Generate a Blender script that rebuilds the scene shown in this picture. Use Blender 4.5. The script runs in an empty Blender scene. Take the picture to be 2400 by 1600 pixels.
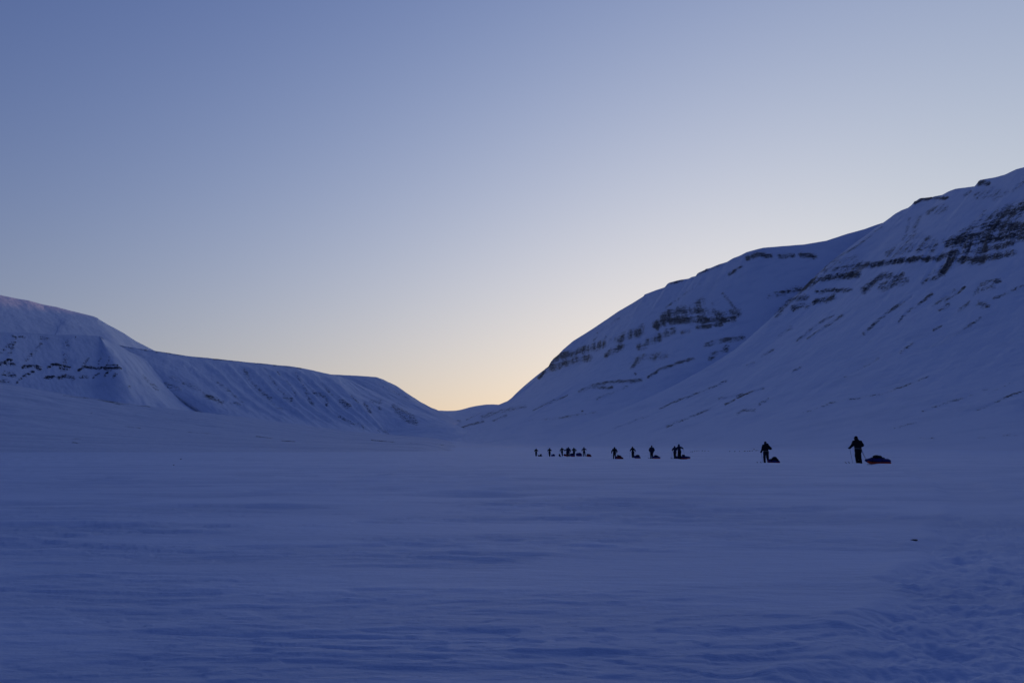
import bpy, bmesh, math, random
import numpy as np
from mathutils import Vector

random.seed(7)
rng = np.random.default_rng(11)
SC = bpy.context.scene
COL = SC.collection
rad = math.radians

# ------------------------------------------------------------------ camera
CAM_H, PITCH, FPX = 0.70, rad(6.4), 2333.0
cam = bpy.data.cameras.new('camera')
cam_ob = bpy.data.objects.new('camera', cam)
COL.objects.link(cam_ob)
cam.lens, cam.sensor_width = 35.0, 36.0
cam.clip_start, cam.clip_end = 0.1, 90000.0
cam_ob.location = (0, 0, CAM_H)
cam_ob.rotation_euler = (math.pi / 2 + PITCH, 0, 0)
SC.camera = cam_ob

# ------------------------------------------------------------------ sky, sun, exposure
SUN_AZ, SUN_EL = rad(36.0), rad(4.9)
SUN_DIR = Vector((math.sin(SUN_AZ) * math.cos(SUN_EL), math.cos(SUN_AZ) * math.cos(SUN_EL), math.sin(SUN_EL)))
world = bpy.data.worlds.new('World')
SC.world = world
world.use_nodes = True


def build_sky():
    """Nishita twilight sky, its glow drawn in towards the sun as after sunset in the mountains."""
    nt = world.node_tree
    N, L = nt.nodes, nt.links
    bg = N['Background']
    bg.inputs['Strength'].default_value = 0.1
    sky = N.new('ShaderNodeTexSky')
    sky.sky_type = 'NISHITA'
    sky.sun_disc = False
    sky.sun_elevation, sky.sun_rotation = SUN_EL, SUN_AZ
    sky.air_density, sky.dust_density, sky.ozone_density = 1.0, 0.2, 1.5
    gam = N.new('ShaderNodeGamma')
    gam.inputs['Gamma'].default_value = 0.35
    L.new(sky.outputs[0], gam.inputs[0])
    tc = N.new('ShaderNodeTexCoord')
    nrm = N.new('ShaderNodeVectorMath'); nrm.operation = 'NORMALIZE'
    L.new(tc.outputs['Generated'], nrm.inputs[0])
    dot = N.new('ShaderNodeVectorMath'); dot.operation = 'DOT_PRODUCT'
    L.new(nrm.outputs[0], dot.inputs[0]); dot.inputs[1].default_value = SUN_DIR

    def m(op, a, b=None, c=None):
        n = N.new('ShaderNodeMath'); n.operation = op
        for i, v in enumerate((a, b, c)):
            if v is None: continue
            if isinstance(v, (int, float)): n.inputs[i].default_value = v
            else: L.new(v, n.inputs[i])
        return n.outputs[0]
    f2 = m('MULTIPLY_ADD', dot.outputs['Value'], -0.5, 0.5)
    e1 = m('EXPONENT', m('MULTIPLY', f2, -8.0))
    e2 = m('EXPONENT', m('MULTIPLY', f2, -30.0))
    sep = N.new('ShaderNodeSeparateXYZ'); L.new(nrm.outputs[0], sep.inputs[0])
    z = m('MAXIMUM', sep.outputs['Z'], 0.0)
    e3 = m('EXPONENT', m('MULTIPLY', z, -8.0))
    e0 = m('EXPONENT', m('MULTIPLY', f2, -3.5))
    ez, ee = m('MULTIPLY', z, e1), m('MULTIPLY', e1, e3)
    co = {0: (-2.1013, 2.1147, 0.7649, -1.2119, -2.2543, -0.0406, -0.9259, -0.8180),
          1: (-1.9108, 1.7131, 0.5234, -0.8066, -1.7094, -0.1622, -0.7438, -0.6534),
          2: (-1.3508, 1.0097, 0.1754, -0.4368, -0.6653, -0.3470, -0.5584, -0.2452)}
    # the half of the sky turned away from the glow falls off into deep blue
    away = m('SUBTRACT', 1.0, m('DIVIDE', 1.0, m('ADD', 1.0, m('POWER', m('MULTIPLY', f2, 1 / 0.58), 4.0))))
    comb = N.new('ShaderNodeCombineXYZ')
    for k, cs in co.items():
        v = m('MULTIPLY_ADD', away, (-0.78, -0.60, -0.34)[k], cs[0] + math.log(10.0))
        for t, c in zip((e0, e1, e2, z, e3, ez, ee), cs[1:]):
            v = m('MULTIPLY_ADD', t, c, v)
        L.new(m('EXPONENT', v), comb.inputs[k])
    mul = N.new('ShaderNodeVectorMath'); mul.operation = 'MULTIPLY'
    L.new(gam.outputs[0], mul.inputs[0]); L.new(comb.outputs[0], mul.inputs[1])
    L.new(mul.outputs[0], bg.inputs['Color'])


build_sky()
sun = bpy.data.lights.new('sun', 'SUN')
sun.energy, sun.angle, sun.color = 1.3, rad(0.6), (1.0, 0.55, 0.44)
sun_ob = bpy.data.objects.new('sun', sun)
COL.objects.link(sun_ob)
sun_ob.location = (0, 0, 50)
sun_ob.rotation_euler = (-SUN_DIR).to_track_quat('-Z', 'Y').to_euler()

vs = SC.view_settings
vs.view_transform, vs.look, vs.exposure, vs.gamma = 'Standard', 'None', 0.0, 1.0
vs.use_curve_mapping = False
SC.render.engine = 'CYCLES'
SC.cycles.use_denoising = True
SC.cycles.max_bounces = 6
SC.cycles.diffuse_bounces = 4

# ------------------------------------------------------------------ helpers
CP, SP = math.cos(PITCH), math.sin(PITCH)


def P(px, py, Y):
    """World point at ground distance Y seen at photo pixel (px, py)."""
    x, y = (px - 1200) / FPX, (800 - py) / FPX
    dy, dz = CP - y * SP, SP + y * CP
    t = Y / dy
    return (x * t, Y, CAM_H + dz * t)


def project(V):
    x, y, z = V[..., 0], V[..., 1], V[..., 2] - CAM_H
    dep = np.maximum(y * CP + z * SP, 1e-3)
    up = -y * SP + z * CP
    return 1200 + FPX * x / dep, 800 - FPX * up / dep


def _hash(ix, iy, seed):
    h = (ix.astype(np.int64) * 374761393 + iy.astype(np.int64) * 668265263 + seed * 974711) & 0x7fffffff
    h = ((h ^ (h >> 13)) * 1274126177) & 0x7fffffff
    return h ^ (h >> 16)


def perlin(x, y, seed=0):
    x0, y0 = np.floor(x), np.floor(y)
    fx, fy = x - x0, y - y0
    u, v = fx * fx * fx * (fx * (fx * 6 - 15) + 10), fy * fy * fy * (fy * (fy * 6 - 15) + 10)

    def g(i, j):
        a = (_hash(x0 + i, y0 + j, seed) % 4096) * (2 * math.pi / 4096)
        return np.cos(a) * (fx - i) + np.sin(a) * (fy - j)
    return ((g(0, 0) * (1 - u) + g(1, 0) * u) * (1 - v) + (g(0, 1) * (1 - u) + g(1, 1) * u) * v) * 1.5


def fbm(x, y, octs, seed=0, gain=0.5):
    s, a = 0, 1.0
    for o in range(octs):
        s = s + a * perlin(x * 2 ** o + 17.3 * o, y * 2 ** o - 9.1 * o, seed + o)
        a *= gain
    return s


def sstep(a, b, x):
    t = np.clip((x - a) / (b - a), 0, 1)
    return t * t * (3 - 2 * t)


def mesh_obj(name, verts, faces, mat=None, parent=None, smooth=True, attrs=None):
    me = bpy.data.meshes.new(name)
    verts = np.asarray(verts, dtype=np.float32).reshape(-1, 3)
    faces = np.asarray(faces, dtype=np.int32)
    k = faces.shape[1]
    me.vertices.add(len(verts)); me.vertices.foreach_set('co', verts.ravel())
    me.loops.add(faces.size); me.loops.foreach_set('vertex_index', faces.ravel())
    me.polygons.add(len(faces))
    me.polygons.foreach_set('loop_start', np.arange(0, faces.size, k, dtype=np.int32))
    me.polygons.foreach_set('use_smooth', np.full(len(faces), smooth))
    me.update(calc_edges=True)
    for an, av in (attrs or {}).items():
        a = me.attributes.new(an, 'FLOAT', 'POINT')
        a.data.foreach_set('value', np.asarray(av, dtype=np.float32).ravel())
    if mat: me.materials.append(mat)
    o = bpy.data.objects.new(name, me)
    COL.objects.link(o)
    if parent is not None: o.parent = parent
    return o


def tag(o, label=None, cat=None, group=None, kind=None):
    if label: o['label'] = label
    if cat: o['category'] = cat
    if group: o['group'] = group
    if kind: o['kind'] = kind
    return o


def grid_faces(nv, nu, wrap=False):
    i = np.arange(nv * nu).reshape(nv, nu)
    if wrap: i = np.concatenate([i, i[:, :1]], 1)
    return np.stack([i[:-1, :-1], i[:-1, 1:], i[1:, 1:], i[1:, :-1]], -1).reshape(-1, 4)


# ------------------------------------------------------------------ materials
def new_mat(name):
    mt = bpy.data.materials.new(name)
    mt.use_nodes = True
    return mt, mt.node_tree.nodes, mt.node_tree.links, mt.node_tree.nodes['Principled BSDF']


def noise_node(N, L, vec, scale, detail=4, rough=0.55, stretch=None):
    if stretch:
        mp = N.new('ShaderNodeMapping'); mp.inputs['Scale'].default_value = stretch
        L.new(vec, mp.inputs['Vector']); vec = mp.outputs[0]
    n = N.new('ShaderNodeTexNoise')
    n.inputs['Scale'].default_value = scale
    n.inputs['Detail'].default_value = detail
    n.inputs['Roughness'].default_value = rough
    L.new(vec, n.inputs['Vector'])
    return n.outputs[0]


def math_node(N, L, op, a, b=None, c=None, clamp=False):
    n = N.new('ShaderNodeMath'); n.operation = op; n.use_clamp = clamp
    for i, v in enumerate((a, b, c)):
        if v is None: continue
        if isinstance(v, (int, float)): n.inputs[i].default_value = v
        else: L.new(v, n.inputs[i])
    return n.outputs[0]


def snow_field_material():
    mt, N, L, b = new_mat('wind_packed_snow')
    geo = N.new('ShaderNodeNewGeometry')
    pos = geo.outputs['Position']
    at = N.new('ShaderNodeAttribute'); at.attribute_name = 'crust_shade'
    b.inputs['Roughness'].default_value = 0.6
    b.inputs['Specular IOR Level'].default_value = 0.22
    # old icy wind crusts are greyer than fresh drift; hollows coloured darker, deepening shading
    n = noise_node(N, L, pos, 0.55, 9, 0.62, (0.28, 1.0, 1.0))
    n2 = noise_node(N, L, pos, 0.035, 6, 0.6, (0.25, 1.0, 1.0))
    s = math_node(N, L, 'MULTIPLY_ADD', n2, 0.7, math_node(N, L, 'MULTIPLY', n, 1.1))
    s = math_node(N, L, 'MULTIPLY_ADD', at.outputs['Fac'], 0.26, s)
    mr = N.new('ShaderNodeMapRange'); mr.inputs[1].default_value = 0.84; mr.inputs[2].default_value = 1.16
    L.new(s, mr.inputs[0])
    mix = N.new('ShaderNodeMix'); mix.data_type = 'RGBA'
    mix.inputs['A'].default_value = (0.84, 0.88, 0.94, 1)
    mix.inputs['B'].default_value = (0.66, 0.72, 0.81, 1)
    L.new(mr.outputs[0], mix.inputs['Factor'])
    L.new(mix.outputs['Result'], b.inputs['Base Color'])
    f1 = noise_node(N, L, pos, 8.0, 5, 0.6, (0.35, 1.0, 1.0))
    f2 = noise_node(N, L, pos, 55.0, 3, 0.6)
    h = math_node(N, L, 'MULTIPLY_ADD', f2, 0.10, f1)
    bp = N.new('ShaderNodeBump')
    bp.inputs['Strength'].default_value = 0.7
    bp.inputs['Distance'].default_value = 0.03
    L.new(h, bp.inputs['Height']); L.new(bp.outputs[0], b.inputs['Normal'])
    return mt


def mountain_material(name, streak=0.0):
    mt, N, L, b = new_mat(name)
    geo = N.new('ShaderNodeNewGeometry')
    pos = geo.outputs['Position']
    at = N.new('ShaderNodeAttribute'); at.attribute_name = 'rock'
    led = noise_node(N, L, pos, 1.0, 4, 0.65, (0.034, 0.034, 0.26))
    rib = noise_node(N, L, pos, 1.0, 4, 0.7, (0.13, 0.13, 0.045))
    spk = noise_node(N, L, pos, 0.27, 3, 0.75)
    s = math_node(N, L, 'ADD', math_node(N, L, 'MULTIPLY', led, 0.38), math_node(N, L, 'MULTIPLY', rib, 0.40))
    s = math_node(N, L, 'MULTIPLY_ADD', spk, 0.47, s)          # centre about 0.62
    s = math_node(N, L, 'MULTIPLY_ADD', s, 4.4, -2.75)
    s = math_node(N, L, 'ADD', s, at.outputs['Fac'])
    mr = N.new('ShaderNodeMapRange'); mr.interpolation_type = 'SMOOTHSTEP'
    mr.inputs[1].default_value = 0.36; mr.inputs[2].default_value = 0.62
    L.new(s, mr.inputs[0])
    gate = N.new('ShaderNodeMapRange'); gate.inputs[1].default_value = 0.02; gate.inputs[2].default_value = 0.12
    L.new(at.outputs['Fac'], gate.inputs[0])
    fac = math_node(N, L, 'MULTIPLY', mr.outputs[0], gate.outputs[0])
    var = noise_node(N, L, pos, 0.05, 4, 0.6)
    rock = N.new('ShaderNodeMix'); rock.data_type = 'RGBA'
    rock.inputs['A'].default_value = (0.013, 0.014, 0.017, 1)
    rock.inputs['B'].default_value = (0.045, 0.044, 0.048, 1)
    L.new(var, rock.inputs['Factor'])
    snow = N.new('ShaderNodeMix'); snow.data_type = 'RGBA'
    snow.inputs['A'].default_value = (0.76, 0.79, 0.835, 1) if streak else (0.84, 0.86, 0.895, 1)
    snow.inputs['B'].default_value = (0.58, 0.63, 0.71, 1) if streak else (0.66, 0.71, 0.78, 1)
    w = noise_node(N, L, pos, 1.0, 8, 0.62, (0.004, 0.022, 0.022) if streak else (0.012, 0.012, 0.012))
    wr = N.new('ShaderNodeMapRange')
    wr.inputs[1].default_value, wr.inputs[2].default_value = (0.42, 0.66) if streak else (0.50, 0.80)
    L.new(w, wr.inputs[0]); L.new(wr.outputs[0], snow.inputs['Factor'])
    mix = N.new('ShaderNodeMix'); mix.data_type = 'RGBA'
    L.new(snow.outputs['Result'], mix.inputs['A'])
    L.new(rock.outputs['Result'], mix.inputs['B']); L.new(fac, mix.inputs['Factor'])
    L.new(mix.outputs['Result'], b.inputs['Base Color'])
    b.inputs['Roughness'].default_value = 0.6
    b.inputs['Specular IOR Level'].default_value = 0.22
    f1 = noise_node(N, L, pos, 0.03, 7, 0.62)
    h = math_node(N, L, 'MULTIPLY_ADD', fac, 0.8, math_node(N, L, 'MULTIPLY', f1, 1.2))
    bp = N.new('ShaderNodeBump')
    bp.inputs['Strength'].default_value = 0.6
    bp.inputs['Distance'].default_value = 6.0
    L.new(h, bp.inputs['Height']); L.new(bp.outputs[0], b.inputs['Normal'])
    return mt


def fabric_material(name, col, col2=None, rough=0.85):
    mt, N, L, b = new_mat(name)
    tc = N.new('ShaderNodeTexCoord')
    n = noise_node(N, L, tc.outputs['Object'], 7.0, 4, 0.6)
    mix = N.new('ShaderNodeMix'); mix.data_type = 'RGBA'
    mix.inputs['A'].default_value = (*col, 1)
    mix.inputs['B'].default_value = (*(col2 or [c * 1.5 for c in col]), 1)
    L.new(n, mix.inputs['Factor']); L.new(mix.outputs['Result'], b.inputs['Base Color'])
    b.inputs['Roughness'].default_value = rough
    b.inputs['Specular IOR Level'].default_value = 0.15
    w = noise_node(N, L, tc.outputs['Object'], 22.0, 3, 0.5)
    bp = N.new('ShaderNodeBump'); bp.inputs['Strength'].default_value = 0.5; bp.inputs['Distance'].default_value = 0.01
    L.new(w, bp.inputs['Height']); L.new(bp.outputs[0], b.inputs['Normal'])
    return mt


M = {
    'field': snow_field_material(),
    'mountain': mountain_material('snow_and_shale'),
    'slope': mountain_material('windswept_slope_snow', 1.0),
    'black': fabric_material('black_fabric', (0.010, 0.010, 0.012)),
    'navy': fabric_material('navy_fabric', (0.014, 0.018, 0.040)),
    'charcoal': fabric_material('charcoal_fabric', (0.020, 0.021, 0.024)),
    'olive': fabric_material('dark_olive_fabric', (0.017, 0.019, 0.012)),
    'brown': fabric_material('dark_brown_fabric', (0.020, 0.014, 0.010)),
    'blue': fabric_material('blue_tarpaulin', (0.012, 0.022, 0.115), (0.018, 0.034, 0.17), 0.6),
    'crimson': fabric_material('crimson_tarpaulin', (0.13, 0.010, 0.018), (0.18, 0.016, 0.022), 0.6),
    'orange': fabric_material('orange_plastic', (0.62, 0.075, 0.022), (0.70, 0.10, 0.03), 0.4),
    'redhull': fabric_material('red_plastic', (0.36, 0.025, 0.020), (0.42, 0.035, 0.025), 0.4),
    'grey': fabric_material('pale_grey_fabric', (0.20, 0.20, 0.20)),
    'yellow': fabric_material('ochre_fabric', (0.11, 0.08, 0.015)),
    'skin': fabric_material('skin', (0.36, 0.20, 0.14), (0.40, 0.23, 0.16), 0.5),
    'metal': fabric_material('dull_metal', (0.09, 0.09, 0.10), None, 0.4),
    'stone': fabric_material('dark_stone', (0.045, 0.042, 0.038), (0.10, 0.09, 0.08), 0.9),
}

def plain_rise(r):
    """The valley floor climbs very gently away from the river flat."""
    t = np.clip(r - 200, 0, 2400)
    return 0.0074 * (t - 160 * (1 - np.exp(-t / 160)))


def plain_floor(x, y):
    """Broad shape of the valley floor, without the small wind relief."""
    r = np.hypot(x, y)
    return (plain_rise(r) + 0.10 * perlin(x / 34, y / 13, 9) * sstep(15, 60, r) + 0.30 * perlin(x / 150, y / 60, 19) * sstep(120, 500, r)
            + 0.9 * perlin(x / 420, y / 190, 20) * sstep(300, 900, r))


# ------------------------------------------------------------------ mountains
def pinterp(keys, vals, q):
    """Smooth (Hermite, finite differences) interpolation along columns; vals (n,3)."""
    keys, vals = np.asarray(keys, float), np.asarray(vals, float)
    n = len(keys)
    d = np.diff(vals, axis=0) / np.diff(keys)[:, None]
    t = np.empty_like(vals)
    t[0], t[-1] = d[0], d[-1]
    for i in range(1, n - 1):
        h0, h1 = keys[i] - keys[i - 1], keys[i + 1] - keys[i]
        t[i] = (d[i - 1] * h1 + d[i] * h0) / (h0 + h1)
    k = np.clip(np.searchsorted(keys, q) - 1, 0, n - 2)
    h = (keys[k + 1] - keys[k])[:, None]
    s = ((q - keys[k]) / h[:, 0])[:, None]
    return (vals[k] * (1 + 2 * s) * (1 - s) ** 2 + h * t[k] * s * (1 - s) ** 2
            + vals[k + 1] * s * s * (3 - 2 * s) + h * t[k + 1] * s * s * (s - 1))


def loft(rows, vkeys, nu_list, nv_list, crest_row, crest_dense=None):
    """rows: list of (keys, points); returns grid (nv, nu, 3), v of each row and u key of each column.
    crest_dense: (keys, points) replaces the smooth crest by its detailed outline."""
    u = np.concatenate([np.linspace(a, b, n, endpoint=False) for a, b, n in nu_list[:-1]]
                       + [np.linspace(*nu_list[-1])])
    R = [pinterp(k, p, u) for k, p in rows]
    if crest_dense is not None:
        ck, cpts = np.asarray(crest_dense[0], float), np.asarray(crest_dense[1], float)
        inside = (u >= ck[0]) & (u <= ck[-1])
        dense = np.stack([np.interp(u, ck, cpts[:, i]) for i in range(3)], -1)
        R[crest_row] = np.where(inside[:, None], dense, R[crest_row])
    R = np.stack(R)                                     # rows, nu, 3
    vk = np.asarray(vkeys, float)
    out, vv = [], []
    lo, hi = (0, crest_row), (crest_row, len(vk) - 1)
    segs = [(lo, nv_list[0]), (hi, nv_list[1])] if crest_row > 0 else [(hi, nv_list[1])]
    for (a, b), n in segs:
        if a == b: continue
        v = np.linspace(vk[a], vk[b], n)
        if out: v = v[1:]
        flat = R[a:b + 1].reshape(b - a + 1, -1)
        g = pinterp(vk[a:b + 1], flat, v)
        out.append(g.reshape(len(v), -1, 3)); vv.append(v)
    return np.concatenate(out), np.concatenate(vv), u


def grid_normals(G):
    du = np.gradient(G, axis=1); dv = np.gradient(G, axis=0)
    n = np.cross(du, dv)
    n /= np.maximum(np.linalg.norm(n, axis=-1, keepdims=True), 1e-9)
    return np.where(n[..., 2:3] < 0, -n, n)


def stroke_mask(G, strokes):
    px, py = project(G)
    m = np.zeros(px.shape)
    for pts, w, s in strokes:
        pts = np.asarray(pts, float)
        x0, x1 = pts[:, 0].min() - w * 1.6, pts[:, 0].max() + w * 1.6
        y0, y1 = pts[:, 1].min() - w * 1.6, pts[:, 1].max() + w * 1.6
        sel = (px > x0) & (px < x1) & (py > y0) & (py < y1)
        if not sel.any(): continue
        qx, qy = px[sel], py[sel]
        best = np.full(qx.shape, 1e9)
        if len(pts) == 1:
            best = np.hypot(qx - pts[0, 0], qy - pts[0, 1])
        for a, b in zip(pts[:-1], pts[1:]):
            d = b - a
            t = np.clip(((qx - a[0]) * d[0] + (qy - a[1]) * d[1]) / max(d @ d, 1e-6), 0, 1)
            best = np.minimum(best, np.hypot(qx - a[0] - t * d[0], qy - a[1] - t * d[1]))
        val = s * (1 - sstep(0.15, 1.7, best / w))
        m[sel] = np.maximum(m[sel], val)
    return m


def build_mountain(name, label, G, v, u, strokes, rough=1.0, extra=None, vcrest=0.0, mat='mountain', gaps=1.0, rock=0.76, calm=1.0, drop=None):
    n = grid_normals(G)
    x, y, z = G[..., 0], G[..., 1], G[..., 2]
    vis = sstep(vcrest - 0.02, vcrest + 0.06, v)[:, None] * np.ones_like(x)
    # broad hollows and ribs of the slope, finer wind drift on top
    arc = np.cumsum(np.linalg.norm(np.gradient(G, axis=1), axis=-1), axis=1)
    down = np.cumsum(np.linalg.norm(np.gradient(G, axis=0), axis=-1), axis=0)
    fade = np.clip(1.0 * sstep(2, 60, z), 0, 1)
    h = 5.0 * fbm(arc / 170, down / 420, 3, 3) * fade + 1.6 * fbm(arc / 45, down / 120, 3, 13) * fade
    h = h + 0.5 * fbm(arc / 13, down / 30, 2, 23) * np.clip(sstep(0, 20, z), 0, 1)
    m = stroke_mask(G, strokes)
    strata = perlin(z / 9.0 + 0.6 * perlin(arc / 90, z / 60, 41), arc / 160, 42)
    ribs = fbm(arc / 24, z / 110, 4, 51)
    blocks = fbm(arc / 9, z / 6, 2, 61)
    h = h * calm
    h = h + m * (4.0 * ribs + 2.6 * strata + 1.6 * blocks)
    if extra is not None: h = h + extra(arc, down, u, v, z)
    edge = 0.12 + 0.88 * vis
    D = G + n * (h * rough * edge)[..., None]
    # rock mass broken by gullies full of snow
    brk = 0.40 * fbm(arc / 46, z / 260, 3, 71) + 0.26 * strata
    pot = np.clip(m * rock + sstep(0.0, 0.3, m) * brk * 0.9 * gaps, 0, 1.0)
    nv, nu = x.shape
    floor = plain_floor(D[..., 0], D[..., 1])
    q = (D[..., 2] - floor) / 7.0
    soft = floor - 0.9 + 7.0 * np.where(q > 20, q, np.log1p(np.exp(np.minimum(q, 20))))
    front = (v > vcrest)[:, None]
    D[..., 2] = np.where(front, soft, D[..., 2])
    if drop: D[..., 2] -= drop[2] * sstep(drop[0], drop[1], u)[None, :]
    o = mesh_obj(name, D, grid_faces(nv, nu), M[mat], attrs={'rock': pot})
    me = o.data
    if sum(p.normal.z for p in list(me.polygons)[:2000:50]) < 0:
        me.flip_normals()
    return tag(o, label, kind='structure')


def cols(keys, rowpts):
    """rowpts: list of rows, every row a list of points (photo (px,py,Y) unless given as ('w',x,y,z))."""
    out = []
    for r in rowpts:
        out.append((keys, [p[1:] if p[0] == 'w' else P(*p) for p in r]))
    return out


def toe(row, f=0.62):
    k, pts = row
    return (k, [(p[0] * f, p[1] * f, -22.0) for p in pts])


def shift(row, dx, dy, dz=None, z=None):
    k, pts = row
    return (k, [(p[0] + dx, p[1] + dy, z if z is not None else p[2] + dz) for p in pts])


def dense(lst, ykeys):
    ks = [p[0] for p in lst]
    Y = np.interp(ks, [a for a, _ in ykeys], [b for _, b in ykeys])
    return ks, [P(p[0], p[1], yy) for p, yy in zip(lst, Y)]


# ---- near right mountain: spur, cliff bands and long debris fans
kA = [1985, 2073, 2155, 2293, 2400, 2650, 3100, 3700, 4500, 5500]
rA = cols(kA, [
    [(2062, 535, 4350), (2073, 520, 4050), (2155, 465, 3850), (2293, 425, 3300), (2400, 392, 2950), (2650, 300, 2450), (3100, 230, 1900), ('w', 1600, 1000, 820), ('w', 1620, -700, 820), ('w', 1700, -3000, 800)],
    [(1950, 675, 4150), (1954, 607, 3750), (2060, 572, 3480), (2200, 540, 2950), (2340, 520, 2600), (2640, 440, 2150), (3110, 400, 1650), ('w', 1400, 950, 560), ('w', 1400, -700, 560), ('w', 1450, -3000, 560)],
    [(1840, 790, 3900), (1850, 705, 3500), (1960, 680, 3200), (2090, 655, 2750), (2240, 625, 2450), (2560, 560, 2000), (3100, 520, 1480), ('w', 1250, 900, 420), ('w', 1250, -700, 420), ('w', 1280, -3000, 420)],
    [(1690, 900, 3550), (1700, 832, 3200), (1800, 815, 2880), (1920, 800, 2450), (2090, 770, 2150), (2430, 740, 1700), (3060, 720, 1200), ('w', 980, 800, 220), ('w', 980, -700, 220), ('w', 1000, -3000, 220)],
    [(1440, 1005, 3200), (1450, 962, 2950), (1560, 952, 2580), (1700, 940, 2150), (1900, 930, 1750), (2260, 920, 1300), (2960, 920, 850), ('w', 690, 650, 60), ('w', 700, -700, 60), ('w', 700, -3000, 60)],
    [(1190, 1052, 2700), (1200, 1049, 2500), (1310, 1048, 2150), (1450, 1049, 1750), (1680, 1048, 1300), (2080, 1046, 900), (2800, 1048, 560), ('w', 430, 450, 1), ('w', 450, -700, 1), ('w', 450, -3000, 1)],
])
crA = dense([(2073, 520), (2098, 501), (2112, 493), (2128, 487), (2141, 477), (2143, 472), (2148, 470.5), (2155, 465), (2184, 462), (2208, 457),
             (2222, 449), (2239, 442.5), (2287, 436.5), (2291, 433), (2293.5, 425), (2298, 422), (2332, 416), (2354, 410), (2382, 397), (2400, 392)],
            [(2073, 4050), (2155, 3850), (2293, 3300), (2400, 2950)])
back2 = shift(rA[0], 1800, 500, z=-30); back1 = shift(rA[0], 500, 150, -10)
ROWS = [back2, back1] + rA + [toe(rA[-1], 0.72)]
G, v, u = loft(ROWS, [-0.5, -0.12, 0, .16, .32, .54, .80, 1.0, 1.12],
               [(1985, 2400, 600), (2400, 2760, 130), (2760, 5500, 70)], (14, 420), 2, crA)
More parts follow.
